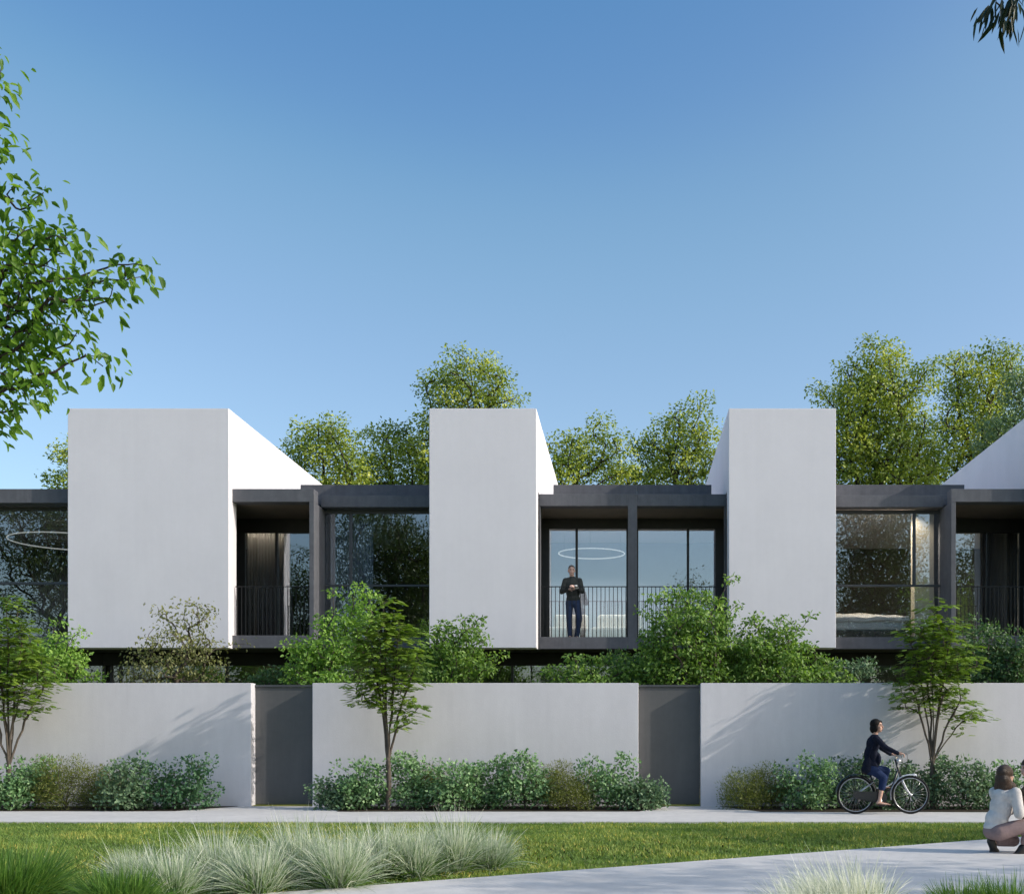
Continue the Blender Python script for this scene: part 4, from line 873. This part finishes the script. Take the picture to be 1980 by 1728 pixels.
def mud(name, c, r, a0, a1, w, mat):
    n = 34; a = np.radians(np.linspace(a0, a1, n)); V, Fq = [], []
    for t in a:
        for yy, dr in ((-w, -.014), (-w * .6, .002), (0, .006), (w * .6, .002), (w, -.014)): V.append((c[0] + (r + dr) * math.cos(t), c[1] + yy, c[2] + (r + dr) * math.sin(t)))
    for i in range(n - 1):
        for j in range(4): Fq.append((i * 5 + j, i * 5 + j + 1, i * 5 + 6 + j, i * 5 + 5 + j))
    return obj_np(name, V, Fq, mat, bk, smooth=True)
mud('mudguard', hubr, WR + .022, 8, 178, .03, M_BLACK); mud('mudguard', hubf, WR + .022, 72, 195, .028, M_SILVER)
tubes('mudguard_tip', [([hubf + (.1, 0, WR + .012), hubf + (.045, 0, WR + .034), B(1325, 1042)], .014, False)], M_SILVER, bk, 8)
hb_c = B(1035, 720); hbar = tubes('handlebar', [(bez([hb_c, B(1040, 735), B(1035, 800), head_up], 8), .014, False)] + [(bez([hb_c, hb_c + (.06, s * .10, .03), hb_c + (.13, s * .24, .06), hb_c + (.02, s * .27, .065), hb_c + (-.03, s * .275, .06)], 18), .011, False) for s in (-1, 1)], M_STEEL, bk, 8)
for s in (-1, 1): tubes('grip', [([hb_c + (.055, s * .268, .066), hb_c + (-.035, s * .276, .06)], .016, False)], M_LEATHER, hbar, 8)
tubes('brake_cable', [(bez([hb_c + (.10, -.24, .07), B(1200, 680, -.2), B(1195, 820, -.1), B(1180, 920, 0)], 14), .0035, False), (bez([hb_c + (.1, .2, .06), B(1175, 720, .1), B(1165, 850, .05), B(1100, 930, 0)], 14), .0035, False)], M_RAIL, hbar, 5)
# headlamp, bell, saddle, rack, chain case, crank, pedals, stand
bm = bmesh.new(); bmesh.ops.create_uvsphere(bm, u_segments=14, v_segments=8, radius=.038, matrix=Matrix.Translation(B(1075, 790, -.0)) @ Matrix.Diagonal((1.2, 1, 1, 1))); obj_bm('headlamp', bm, M_STEEL, bk, True)
sd = bmesh.new(); bmesh.ops.create_uvsphere(sd, u_segments=18, v_segments=10, radius=1, matrix=Matrix.Translation(B(630, 965)) @ Matrix.Diagonal((.135, .085, .045, 1)))
for v in sd.verts:
    if v.co.x > B(650, 0)[0]: v.co.y = YBK + (v.co.y - YBK) * .45
obj_bm('saddle', sd, M_LEATHER, bk, True)
rk = tubes('rack', [([B(300, 985, s * .06), B(360, 1020, s * .06), B(640, 1025, s * .06)], .006, False) for s in (-1, 1)] + [([B(390, 1022, s * .06), hubr + (0, s * .07, 0)], .005, False) for s in (-1, 1)] + [([B(c, 1022, -.06), B(c, 1022, .06)], .005, False) for c in (370, 430, 500, 570)], M_RAIL, bk, 6)
cc = bmesh.new(); n = 30; ring_v = []
for i in range(n):
    a = 2 * math.pi * i / n; r = .105 if math.cos(a) > 0 else .065; c0 = bb if math.cos(a) > 0 else hubr
    ring_v.append(cc.verts.new((c0[0] + r * math.cos(a), YBK - .075, c0[2] + r * math.sin(a))))
f = cc.faces.new(ring_v); g = bmesh.ops.extrude_face_region(cc, geom=[f]); bmesh.ops.translate(cc, verts=[v for v in g['geom'] if isinstance(v, bmesh.types.BMVert)], vec=(0, .035, 0)); bmesh.ops.recalc_face_normals(cc, faces=cc.faces[:])
obj_bm('chain_case', cc, M_BLACK, bk)
pedn, pedf = B(800, 1462, -.14), B(870, 1225, .14)
ck = tubes('crank', [([bb + (0, -.09, 0), pedn + (0, .04, 0)], .009, False), ([bb + (0, .09, 0), pedf + (0, -.04, 0)], .009, False), ([bb + (0, -.09, 0), bb + (0, .09, 0)], .012, False)], M_STEEL, bk, 8)
for q in (pedn, pedf): box('pedal', q[0] - .045, q[0] + .045, q[1] - .045, q[1] + .045, q[2] - .012, q[2] + .008, M_TYRE, ck, .004)
tubes('kickstand', [([bb + (-.02, .03, -.02), bb + (.12, .06, -.03)], .006, False)], M_STEEL, bk, 6)

# ------------------------------------------------------------------ people
def fused(name, prims, mat, parent, voxel=.011, smooth=6, subd=False):
    """one continuous skin grown over tapered limbs and rounded masses"""
    bm = bmesh.new()
    for p in prims:
        if p[0] == 'c':        # tapered limb a -> b
            a, ra, b, rb = (np.asarray(p[1], float), p[2], np.asarray(p[3], float), p[4]); n = 7
            V, Fq = path_tube(np.array([a + (b - a) * t for t in np.linspace(0, 1, n)]), np.linspace(ra, rb, n), 14)
            vs = [bm.verts.new(v) for v in V]
            for q in Fq:
                q = list(dict.fromkeys(q)); bm.faces.new([vs[i] for i in q])
            for c, r in ((a, ra), (b, rb)): bmesh.ops.create_icosphere(bm, subdivisions=2, radius=r * .995, matrix=Matrix.Translation(c))
        else:                  # rounded mass: centre, radii, optional euler
            M = Matrix.Translation(p[1]) @ (p[3].to_matrix().to_4x4() if len(p) > 3 else Matrix()) @ Matrix.Diagonal((*p[2], 1))
            bmesh.ops.create_icosphere(bm, subdivisions=3, radius=1, matrix=M)
    bmesh.ops.translate(bm, verts=bm.verts, vec=-Vector(rootloc(parent)))
    me = bpy.data.meshes.new(name + '_raw'); bm.to_mesh(me); bm.free()
    o = bpy.data.objects.new(name, me); COL.objects.link(o)
    md = o.modifiers.new('r', 'REMESH'); md.mode = 'VOXEL'; md.voxel_size = voxel; md.use_smooth_shade = True
    if smooth: s = o.modifiers.new('s', 'SMOOTH'); s.factor = .5; s.iterations = smooth
    bpy.context.view_layer.update()
    me2 = bpy.data.meshes.new_from_object(o.evaluated_get(bpy.context.evaluated_depsgraph_get())); me2.name = name
    o.modifiers.clear(); o.data = me2; bpy.data.meshes.remove(me)
    for p in me2.polygons: p.use_smooth = True
    me2.materials.clear(); me2.materials.append(mat); o.parent = parent
    return o
def hand(wrist, d, n, curl=.9, L=.18, side=1):
    """palm, four bent fingers of unequal length and a thumb from the side of the palm"""
    w = np.asarray(wrist, float); d = np.asarray(d, float) / np.linalg.norm(d); n = np.asarray(n, float); n = n - d * n.dot(d); n /= np.linalg.norm(n); s = np.cross(d, n) * side
    out = [('c', w, .024, w + d * L * .25, .027), ('c', w + d * L * .2 + s * .018, .016, w + d * L * .48 + s * .028, .014), ('c', w + d * L * .2 - s * .018, .016, w + d * L * .46 - s * .028, .013)]
    for k, ln in zip((-1.5, -.5, .5, 1.5), (.36, .46, .5, .44)):
        b = w + d * L * .48 + s * k * .019; d1 = d * math.cos(curl * .5) + n * math.sin(curl * .5); p1 = b + d1 * L * ln * .45; d2 = d * math.cos(curl * 1.35) + n * math.sin(curl * 1.35); p2 = p1 + d2 * L * ln * .38
        d3 = d * math.cos(curl * 2) + n * math.sin(curl * 2); p3 = p2 + d3 * L * ln * .25; out += [('c', b, .0098, p1, .0092), ('c', p1, .0092, p2, .0085), ('c', p2, .0085, p3, .0075)]
    t0 = w + d * L * .16 + s * .026; t1 = t0 + (d * .5 + s * .75 + n * .4) * L * .22; t2 = t1 + (d * .8 + n * .55) * L * .2; out += [('c', t0, .013, t1, .011), ('c', t1, .011, t2, .009)]
    return out
def head_prims(c, f, up, k=1.0):
    """skull, jaw, nose, ears and neck root; f looks forward"""
    c = np.asarray(c, float); f = np.asarray(f, float); f /= np.linalg.norm(f); up = np.asarray(up, float); up = up - f * up.dot(f); up /= np.linalg.norm(up); s = np.cross(f, up)
    rot = Matrix((s, f, up)).transposed().to_quaternion().to_euler()
    P_ = lambda a, b, g: c + s * a * k + f * b * k + up * g * k
    pr = [('e', P_(0, -.012, .022), (.074 * k, .094 * k, .090 * k), rot), ('e', P_(0, .030, -.050), (.056 * k, .060 * k, .062 * k), rot), ('e', P_(0, .052, -.088), (.030 * k, .030 * k, .022 * k), rot),
          ('c', P_(0, .092, .005), .008 * k, P_(0, .106, -.030), .0125 * k), ('e', P_(0, .084, -.062), (.024 * k, .012 * k, .009 * k), rot), ('e', P_(0, .074, .026), (.050 * k, .016 * k, .010 * k), rot)]
    for q in (-1, 1): pr.append(('e', P_(q * .074, -.01, -.012), (.012 * k, .020 * k, .032 * k), rot)); pr.append(('e', P_(q * .04, .062, -.028), (.022 * k, .018 * k, .018 * k), rot))
    return pr, P_, rot
M_EYE = mat_plain('eye', (0.02, 0.016, 0.014), .2); M_LIP = mat_plain('lip', (0.36, 0.13, 0.11), .5)
def face(P_, rot, body, k=1.0, brow=None):
    for q in (-1, 1):
        bm = bmesh.new(); bmesh.ops.create_icosphere(bm, subdivisions=2, radius=1, matrix=Matrix.Translation(P_(q * .031, .081, .004)) @ rot.to_matrix().to_4x4() @ Matrix.Diagonal((.013 * k, .006 * k, .007 * k, 1))); obj_bm('eye', bm, M_EYE, body, True)
        bm = bmesh.new(); bmesh.ops.create_icosphere(bm, subdivisions=2, radius=1, matrix=Matrix.Translation(P_(q * .032, .086, .028)) @ rot.to_matrix().to_4x4() @ Matrix.Diagonal((.021 * k, .006 * k, .0045 * k, 1))); obj_bm('eyebrow', bm, brow, body, True)
    bm = bmesh.new(); bmesh.ops.create_icosphere(bm, subdivisions=2, radius=1, matrix=Matrix.Translation(P_(0, .093, -.063)) @ rot.to_matrix().to_4x4() @ Matrix.Diagonal((.024 * k, .006 * k, .0065 * k, 1))); obj_bm('mouth', bm, M_LIP, body, True)
M_SKIN = mat_plain('skin', (0.56, 0.34, 0.26), .55, spec=.3); M_SKINP = mat_plain('pale_skin', (0.66, 0.44, 0.37), .55, spec=.3)
def cloth(name, c, sc_=14): return mat_surface(name, c, tuple(x * .72 for x in c), rough=.9, scale=sc_, bump=.25, bscale=35, spec=.15)
M_SWEAT = cloth('dark_green_grey_knit', (0.062, 0.068, 0.066)); M_JEANS = cloth('blue_denim', (0.045, 0.070, 0.145), 9); M_NAVY = cloth('navy_fabric', (0.010, 0.013, 0.028)); M_BLUE = cloth('dark_blue_trousers', (0.016, 0.030, 0.085))
M_BLOUSE = cloth('cream_blouse', (0.66, 0.62, 0.60), 8); M_MAUVE = cloth('mauve_trousers', (0.30, 0.215, 0.21), 8); M_BROWN = cloth('brown_coat', (0.15, 0.105, 0.08)); M_BOOT = mat_plain('dark_boot', (0.020, 0.016, 0.014), .45)
M_HAIRK = mat_surface('black_hair', (0.012, 0.010, 0.010), (0.006, 0.005, 0.005), rough=.6, scale=30, bump=.5, bscale=60, stretch=(4, 4, .4), spec=.15); M_HAIRB = mat_surface('brown_hair', (0.070, 0.036, 0.022), (0.030, 0.016, 0.010), rough=.4, scale=24, bump=.6, bscale=50, stretch=(5, 5, .35)); M_HAIRG = mat_surface('greying_hair', (0.14, 0.12, 0.11), (0.07, 0.06, 0.055), rough=.6, scale=50, bump=.4)

# --- man on the balcony
YM = 27.05; fl = ZFL; mx = XP(1107, YM)
pm = thing('person', 'man in dark sweater and blue jeans standing on the balcony, holding a cup', 'person', (mx, YM, fl), 'people')
q = lambda x, y, z: np.array((mx + x, YM + y, fl + z))
hc = q(-.02, -.02, 1.655); hp, HP, hrot = head_prims(hc, (.12, -1, .0), (0.02, 0, 1), 1.06)
J = dict(pel=q(.02, 0, .94), wa=q(.01, 0, 1.08), ch=q(0, .0, 1.30), nk=q(-.01, .0, 1.50), sR=q(-.165, 0, 1.415), eR=q(-.255, -.03, 1.14), wR=q(-.06, -.20, 1.19), sL=q(.165, 0, 1.415), eL=q(.235, -.06, 1.15), wL=q(.08, -.24, 1.22),
         hR=q(-.07, 0, .90), kR=q(-.08, -.05, .50), aR=q(-.06, .0, .09), hL=q(.10, 0, .90), kL=q(.17, -.10, .50), aL=q(.10, .02, .09))
bpr = hp + [('c', hc + (0, .02, -.08), .055, J['nk'], .056), ('c', J['nk'], .056, J['ch'], .085), ('c', J['ch'], .085, J['pel'], .085)]
for s in 'RL': bpr += [('c', J['s' + s], .05, J['e' + s], .036), ('c', J['e' + s], .036, J['w' + s], .026), ('c', J['h' + s], .075, J['k' + s], .05), ('c', J['k' + s], .048, J['a' + s], .036), ('c', J['a' + s], .036, J['a' + s] + (0, -.12, -.05), .03)]
bpr += hand(J['wR'], (.9, -.25, .12), (.1, -.9, -.2), .8, .18, 1) + hand(J['wL'], (-.45, -.6, .25), (-.4, .2, -.3), .8, .18, -1)
body = fused('body', bpr, M_SKINP, pm, .0085, 3); face(HP, hrot, body, 1.06, M_HAIRG)
fused('hair', [('e', HP(0, -.020, .046), (.082, .096, .086), hrot), ('e', HP(0, -.05, .0), (.082, .070, .08), hrot)], M_HAIRG, pm, .008, 3)
fused('sweater', [('c', J['nk'] + (0, 0, -.03), .075, J['ch'], .135), ('e', J['ch'] + (0, 0, .0), (.175, .12, .17)), ('c', J['nk'] + (0, 0, -.04), .06, J['sR'], .06), ('c', J['nk'] + (0, 0, -.04), .06, J['sL'], .06), ('e', q(.01, 0, 1.13), (.165, .115, .20)), ('e', q(.015, 0, .98), (.168, .118, .12))] + [x for s in 'RL' for x in (('c', J['s' + s], .072, J['e' + s], .056), ('c', J['e' + s], .055, J['w' + s] * .85 + J['e' + s] * .15, .042))], M_SWEAT, pm, .011, 5)
fused('jeans', [('e', q(.015, 0, .90), (.158, .112, .12))] + [x for s in 'RL' for x in (('c', J['h' + s], .096, J['k' + s], .070), ('c', J['k' + s], .068, J['a' + s] + (0, 0, .0), .060))], M_JEANS, pm, .011, 4)
for s in 'RL': fused('shoe', [('c', J['a' + s] + (0, .03, -.035), .045, J['a' + s] + (0, -.13, -.045), .040)], M_BOOT, pm, .01, 3)
cup_c = J['wR'] + np.array((.15, -.045, .035))
cp = thing('cup', 'white cup held by the man on the balcony', 'cup', cup_c - (0, 0, .045)); M_CUP = mat_plain('white_china', (.82, .82, .82), .25)
tubes('cup_body', [([cup_c + (0, 0, z) for z in (-.045, -.02, .02, .05)], [.030, .036, .040, .041], False)], M_CUP, cp, 18); tubes('handle', [(bez([cup_c + (.038, 0, .03), cup_c + (.075, 0, .03), cup_c + (.075, 0, -.03), cup_c + (.036, 0, -.025)], 10), .006, False)], M_CUP, cp, 8)

# --- cyclist
pc = thing('person', 'person with short dark hair in navy cardigan riding the bicycle', 'person', (B(640, 0)[0], YBK, 0), 'people')
hc = B(752, 258); hp, HP, hrot = head_prims(hc, (.9, -.42, .02), (.04, 0, 1), 1.02)
J = dict(pel=B(640, 890), wa=B(655, 740), ch=B(690, 540), nk=B(722, 395), sR=B(705, 440, -.16), eR=B(845, 585, -.22), wR=B(1015, 668, -.26), sL=B(715, 440, .16), eL=B(870, 600, .22), wL=B(1005, 690, .255),
         hR=B(650, 905, -.09), kR=B(835, 1045, -.10), aR=B(765, 1380, -.13), hL=B(655, 905, .09), kL=B(915, 940, .10), aL=B(850, 1180, .13))
bpr = hp + [('c', hc + (-.01, 0, -.07), .046, J['nk'], .046), ('c', J['nk'], .05, J['ch'], .09), ('c', J['ch'], .10, J['pel'], .10)]
for s in 'RL': bpr += [('c', J['s' + s], .042, J['e' + s], .032), ('c', J['e' + s], .032, J['w' + s], .022), ('c', J['h' + s], .07, J['k' + s], .048), ('c', J['k' + s], .047, J['k' + s] * .6 + J['a' + s] * .4, .046), ('c', J['k' + s] * .6 + J['a' + s] * .4, .046, J['a' + s], .029)]
for s, pd in (('R', pedn), ('L', pedf)):
    a = J['a' + s]; t = pd + (.055, 0, .028); bpr += [('c', a, .032, a + (-.035, 0, -.05), .028), ('c', a + (-.02, 0, -.04), .030, t, .024), ('c', t, .026, t + (.055, 0, -.004), .016)]
    for k in range(5): bpr.append(('c', t + (.04, (k - 2) * .014, 0), .009, t + (.085 - .006 * k, (k - 2) * .015, -.006), .008))
bpr += hand(J['wR'], (.92, -.05, -.05), (.15, .1, -1), 1.05, .17, 1) + hand(J['wL'], (.92, .05, -.05), (.15, -.1, -1), 1.05, .17, -1)
body = fused('body', bpr, M_SKIN, pc, .0085, 3); face(HP, hrot, body, 1.02, M_HAIRK)
fused('hair', [('e', HP(0, -.026, .036), (.090, .100, .094), hrot), ('e', HP(0, -.060, -.045), (.086, .066, .088), hrot), ('e', HP(-.07, -.01, -.04), (.020, .045, .075), hrot), ('e', HP(.07, -.01, -.04), (.020, .045, .075), hrot), ('e', HP(-.02, .055, .070), (.055, .030, .026), hrot)], M_HAIRK, pc, .008, 3)
fused('cardigan', [('c', J['nk'] + (0, 0, -.03), .066, J['ch'], .12), ('e', J['ch'], (.115, .165, .16)), ('e', B(660, 700), (.12, .15, .20)), ('e', B(650, 850), (.135, .165, .15)), ('e', B(760, 760, -.02), (.055, .13, .12)), ('e', B(625, 920), (.13, .155, .09))] + [x for s in 'RL' for x in (('c', J['s' + s], .060, J['e' + s], .047), ('c', J['e' + s], .047, J['w' + s], .036))], M_NAVY, pc, .011, 5)
fused('trousers', [('e', B(650, 925), (.13, .155, .10))] + [x for s in 'RL' for x in (('c', J['h' + s], .092, J['k' + s], .072), ('c', J['k' + s], .070, J['k' + s] * .55 + J['a' + s] * .45, .064))], M_BLUE, pc, .011, 4)
for s, pd in (('R', pedn), ('L', pedf)): box('sandal', pd[0] - .12, pd[0] + .13, pd[1] - .042, pd[1] + .042, pd[2] + .0085, pd[2] + .017, M_BOOT, pc, .004)
bg_ = thing('shoulder_bag', 'navy shoulder bag hanging behind the cyclist', 'bag', B(575, 940, -.14))
fused('bag_body', [('e', B(585, 830, -.13), (.075, .05, .135)), ('e', B(600, 900, -.13), (.085, .05, .07))], M_NAVY, bg_, .012, 4); tubes('strap', [(bez([B(590, 740, -.16), B(640, 560, -.20), B(700, 430, -.19), B(735, 420, -.02), B(700, 480, .16), B(640, 700, .16)], 24), .010, False)], M_NAVY, bg_, 6)

# --- crouching woman and the child she holds, at the right edge
YV = 13.4; SV = F / YV
def W(cx, cy, dy=0.0): return np.array(((1880 + cx / 7.51 - VX) / SV, YV + dy, CAM_H + (VY - 1440 - cy / 7.51) / SV))
pw = thing('person', 'crouching woman in cream blouse and mauve trousers, seen from behind', 'person', (W(450, 0)[0], YV, 0), 'people')
hc = W(490, 435); hp, HP, hrot = head_prims(hc, (.85, .5, .05), (.05, 0, 1), 1.0)
J = dict(pel=W(330, 1200), wa=W(370, 1030), ch=W(440, 800), nk=W(485, 600), sR=W(575, 680, -.13), eR=W(610, 985, -.17), wR=W(735, 975, -.02), sL=W(370, 690, .13), eL=W(520, 980, .20), wL=W(700, 960, .12),
         hR=W(340, 1255, -.09), kR=W(830, 1130, -.10), aR=W(690, 1500, -.10), hL=W(320, 1260, .09), kL=W(660, 1400, .16), aL=W(330, 1410, .10))
bpr = hp + [('c', hc + (-.01, 0, -.07), .045, J['nk'], .045), ('c', J['nk'], .05, J['ch'], .09), ('c', J['ch'], .10, J['pel'], .11)]
for s in 'RL': bpr += [('c', J['s' + s], .042, J['e' + s], .033), ('c', J['e' + s], .033, J['w' + s], .023), ('c', J['h' + s], .08, J['k' + s], .05), ('c', J['k' + s], .048, J['a' + s], .034)]
bpr += hand(J['wR'], (.95, .1, .1), (0, .9, -.2), .6, .17, 1) + hand(J['wL'], (.95, 0, .1), (0, -.9, -.2), .6, .17, -1)
body = fused('body', bpr, M_SKIN, pw, .0085, 3); face(HP, hrot, body, 1.0, M_HAIRB)
fused('hair', [('e', HP(0, -.022, .030), (.094, .104, .100), hrot), ('e', HP(0, -.060, -.055), (.098, .075, .105), hrot), ('e', HP(-.05, -.04, -.120), (.045, .06, .09), hrot), ('e', HP(.055, -.03, -.115), (.045, .06, .10), hrot), ('e', HP(0, -.075, -.135), (.085, .05, .10), hrot), ('e', W(440, 640, -.02), (.075, .06, .06)), ('e', W(560, 610, -.04), (.05, .05, .07)), ('e', W(370, 600, .0), (.045, .05, .07))], M_HAIRB, pw, .008, 3)
fused('blouse', [('c', J['nk'] + (0, 0, -.03), .064, J['ch'], .115), ('e', W(465, 740), (.150, .13, .125)), ('e', W(420, 900), (.135, .125, .17)), ('e', W(355, 1080), (.135, .135, .14)), ('e', W(320, 1180), (.125, .14, .085))] + [x for s in 'RL' for x in (('c', J['s' + s], .068, J['e' + s], .062), ('c', J['e' + s], .060, J['w' + s] * .65 + J['e' + s] * .35, .046))], M_BLOUSE, pw, .011, 4)
fused('trousers', [('e', W(330, 1250), (.14, .15, .105))] + [x for s in 'RL' for x in (('c', J['h' + s], .105, J['k' + s], .078), ('c', J['k' + s], .076, J['k' + s] * .3 + J['a' + s] * .7, .062))], M_MAUVE, pw, .011, 4)
fused('boot', [('c', W(310, 1400, .1), .050, W(345, 1500, .1), .046), ('c', W(340, 1510, .1), .043, W(400, 1548, .1), .030), ('e', W(360, 1553, .1), (.065, .036, .018))], M_BOOT, pw, .009, 3)
fused('boot', [('c', W(690, 1480, -.1), .052, W(640, 1545, -.1), .044), ('c', W(625, 1548, -.1), .040, W(790, 1553, -.1), .034), ('e', W(700, 1560, -.1), (.13, .042, .018))], M_BOOT, pw, .009, 3)
kd = thing('person', 'child in brown coat standing in front of the crouching woman, cut by the edge', 'person', (W(905, 0)[0], YV + .05, 0), 'people')
k = lambda x, y, z: np.array((W(905, 0)[0] + x, YV + .05 + y, z))
hc = k(-.06, 0, 1.0); hp, HP, hrot = head_prims(hc, (-.9, -.2, -.05), (0, 0, 1), .92)
bpr = hp + [('c', hc + (.01, 0, -.07), .04, k(-.02, 0, .84), .04), ('c', k(0, 0, .82), .06, k(0, 0, .5), .08)]
for s in (-1, 1): bpr += [('c', k(0, s * .10, .80), .034, k(-.10, s * .13, .66), .028), ('c', k(-.10, s * .13, .66), .027, k(-.20, s * .10, .60), .019), ('c', k(0, s * .05, .48), .052, k(-.01, s * .05, .26), .038), ('c', k(-.01, s * .05, .26), .036, k(0, s * .05, .05), .028)] + hand(k(-.20, s * .10, .60), (-.9, 0, -.1), (0, -s, 0), .6, .12, s)
body = fused('body', bpr, M_SKINP, kd, .0085, 3); face(HP, hrot, body, .92, M_HAIRB)
fused('hair', [('e', HP(0, -.02, .034), (.084, .096, .090), hrot), ('e', HP(0, -.055, -.05), (.084, .066, .10), hrot)], M_HAIRB, kd, .008, 3)
fused('coat', [('e', k(0, 0, .74), (.115, .13, .13)), ('e', k(.0, 0, .56), (.125, .14, .16)), ('e', k(0, 0, .44), (.14, .15, .10))] + [x for s in (-1, 1) for x in (('c', k(0, s * .10, .80), .052, k(-.10, s * .13, .66), .044), ('c', k(-.10, s * .13, .66), .043, k(-.18, s * .105, .61), .034))], M_BROWN, kd, .011, 4)
fused('trousers', [('c', k(0, s * .05, .46), .062, k(0, s * .05, .10), .044) for s in (-1, 1)], M_BLUE, kd, .011, 3)
for s in (-1, 1): fused('shoe', [('c', k(.01, s * .05, .045), .036, k(-.09, s * .05, .035), .030)], M_BOOT, kd, .01, 3)
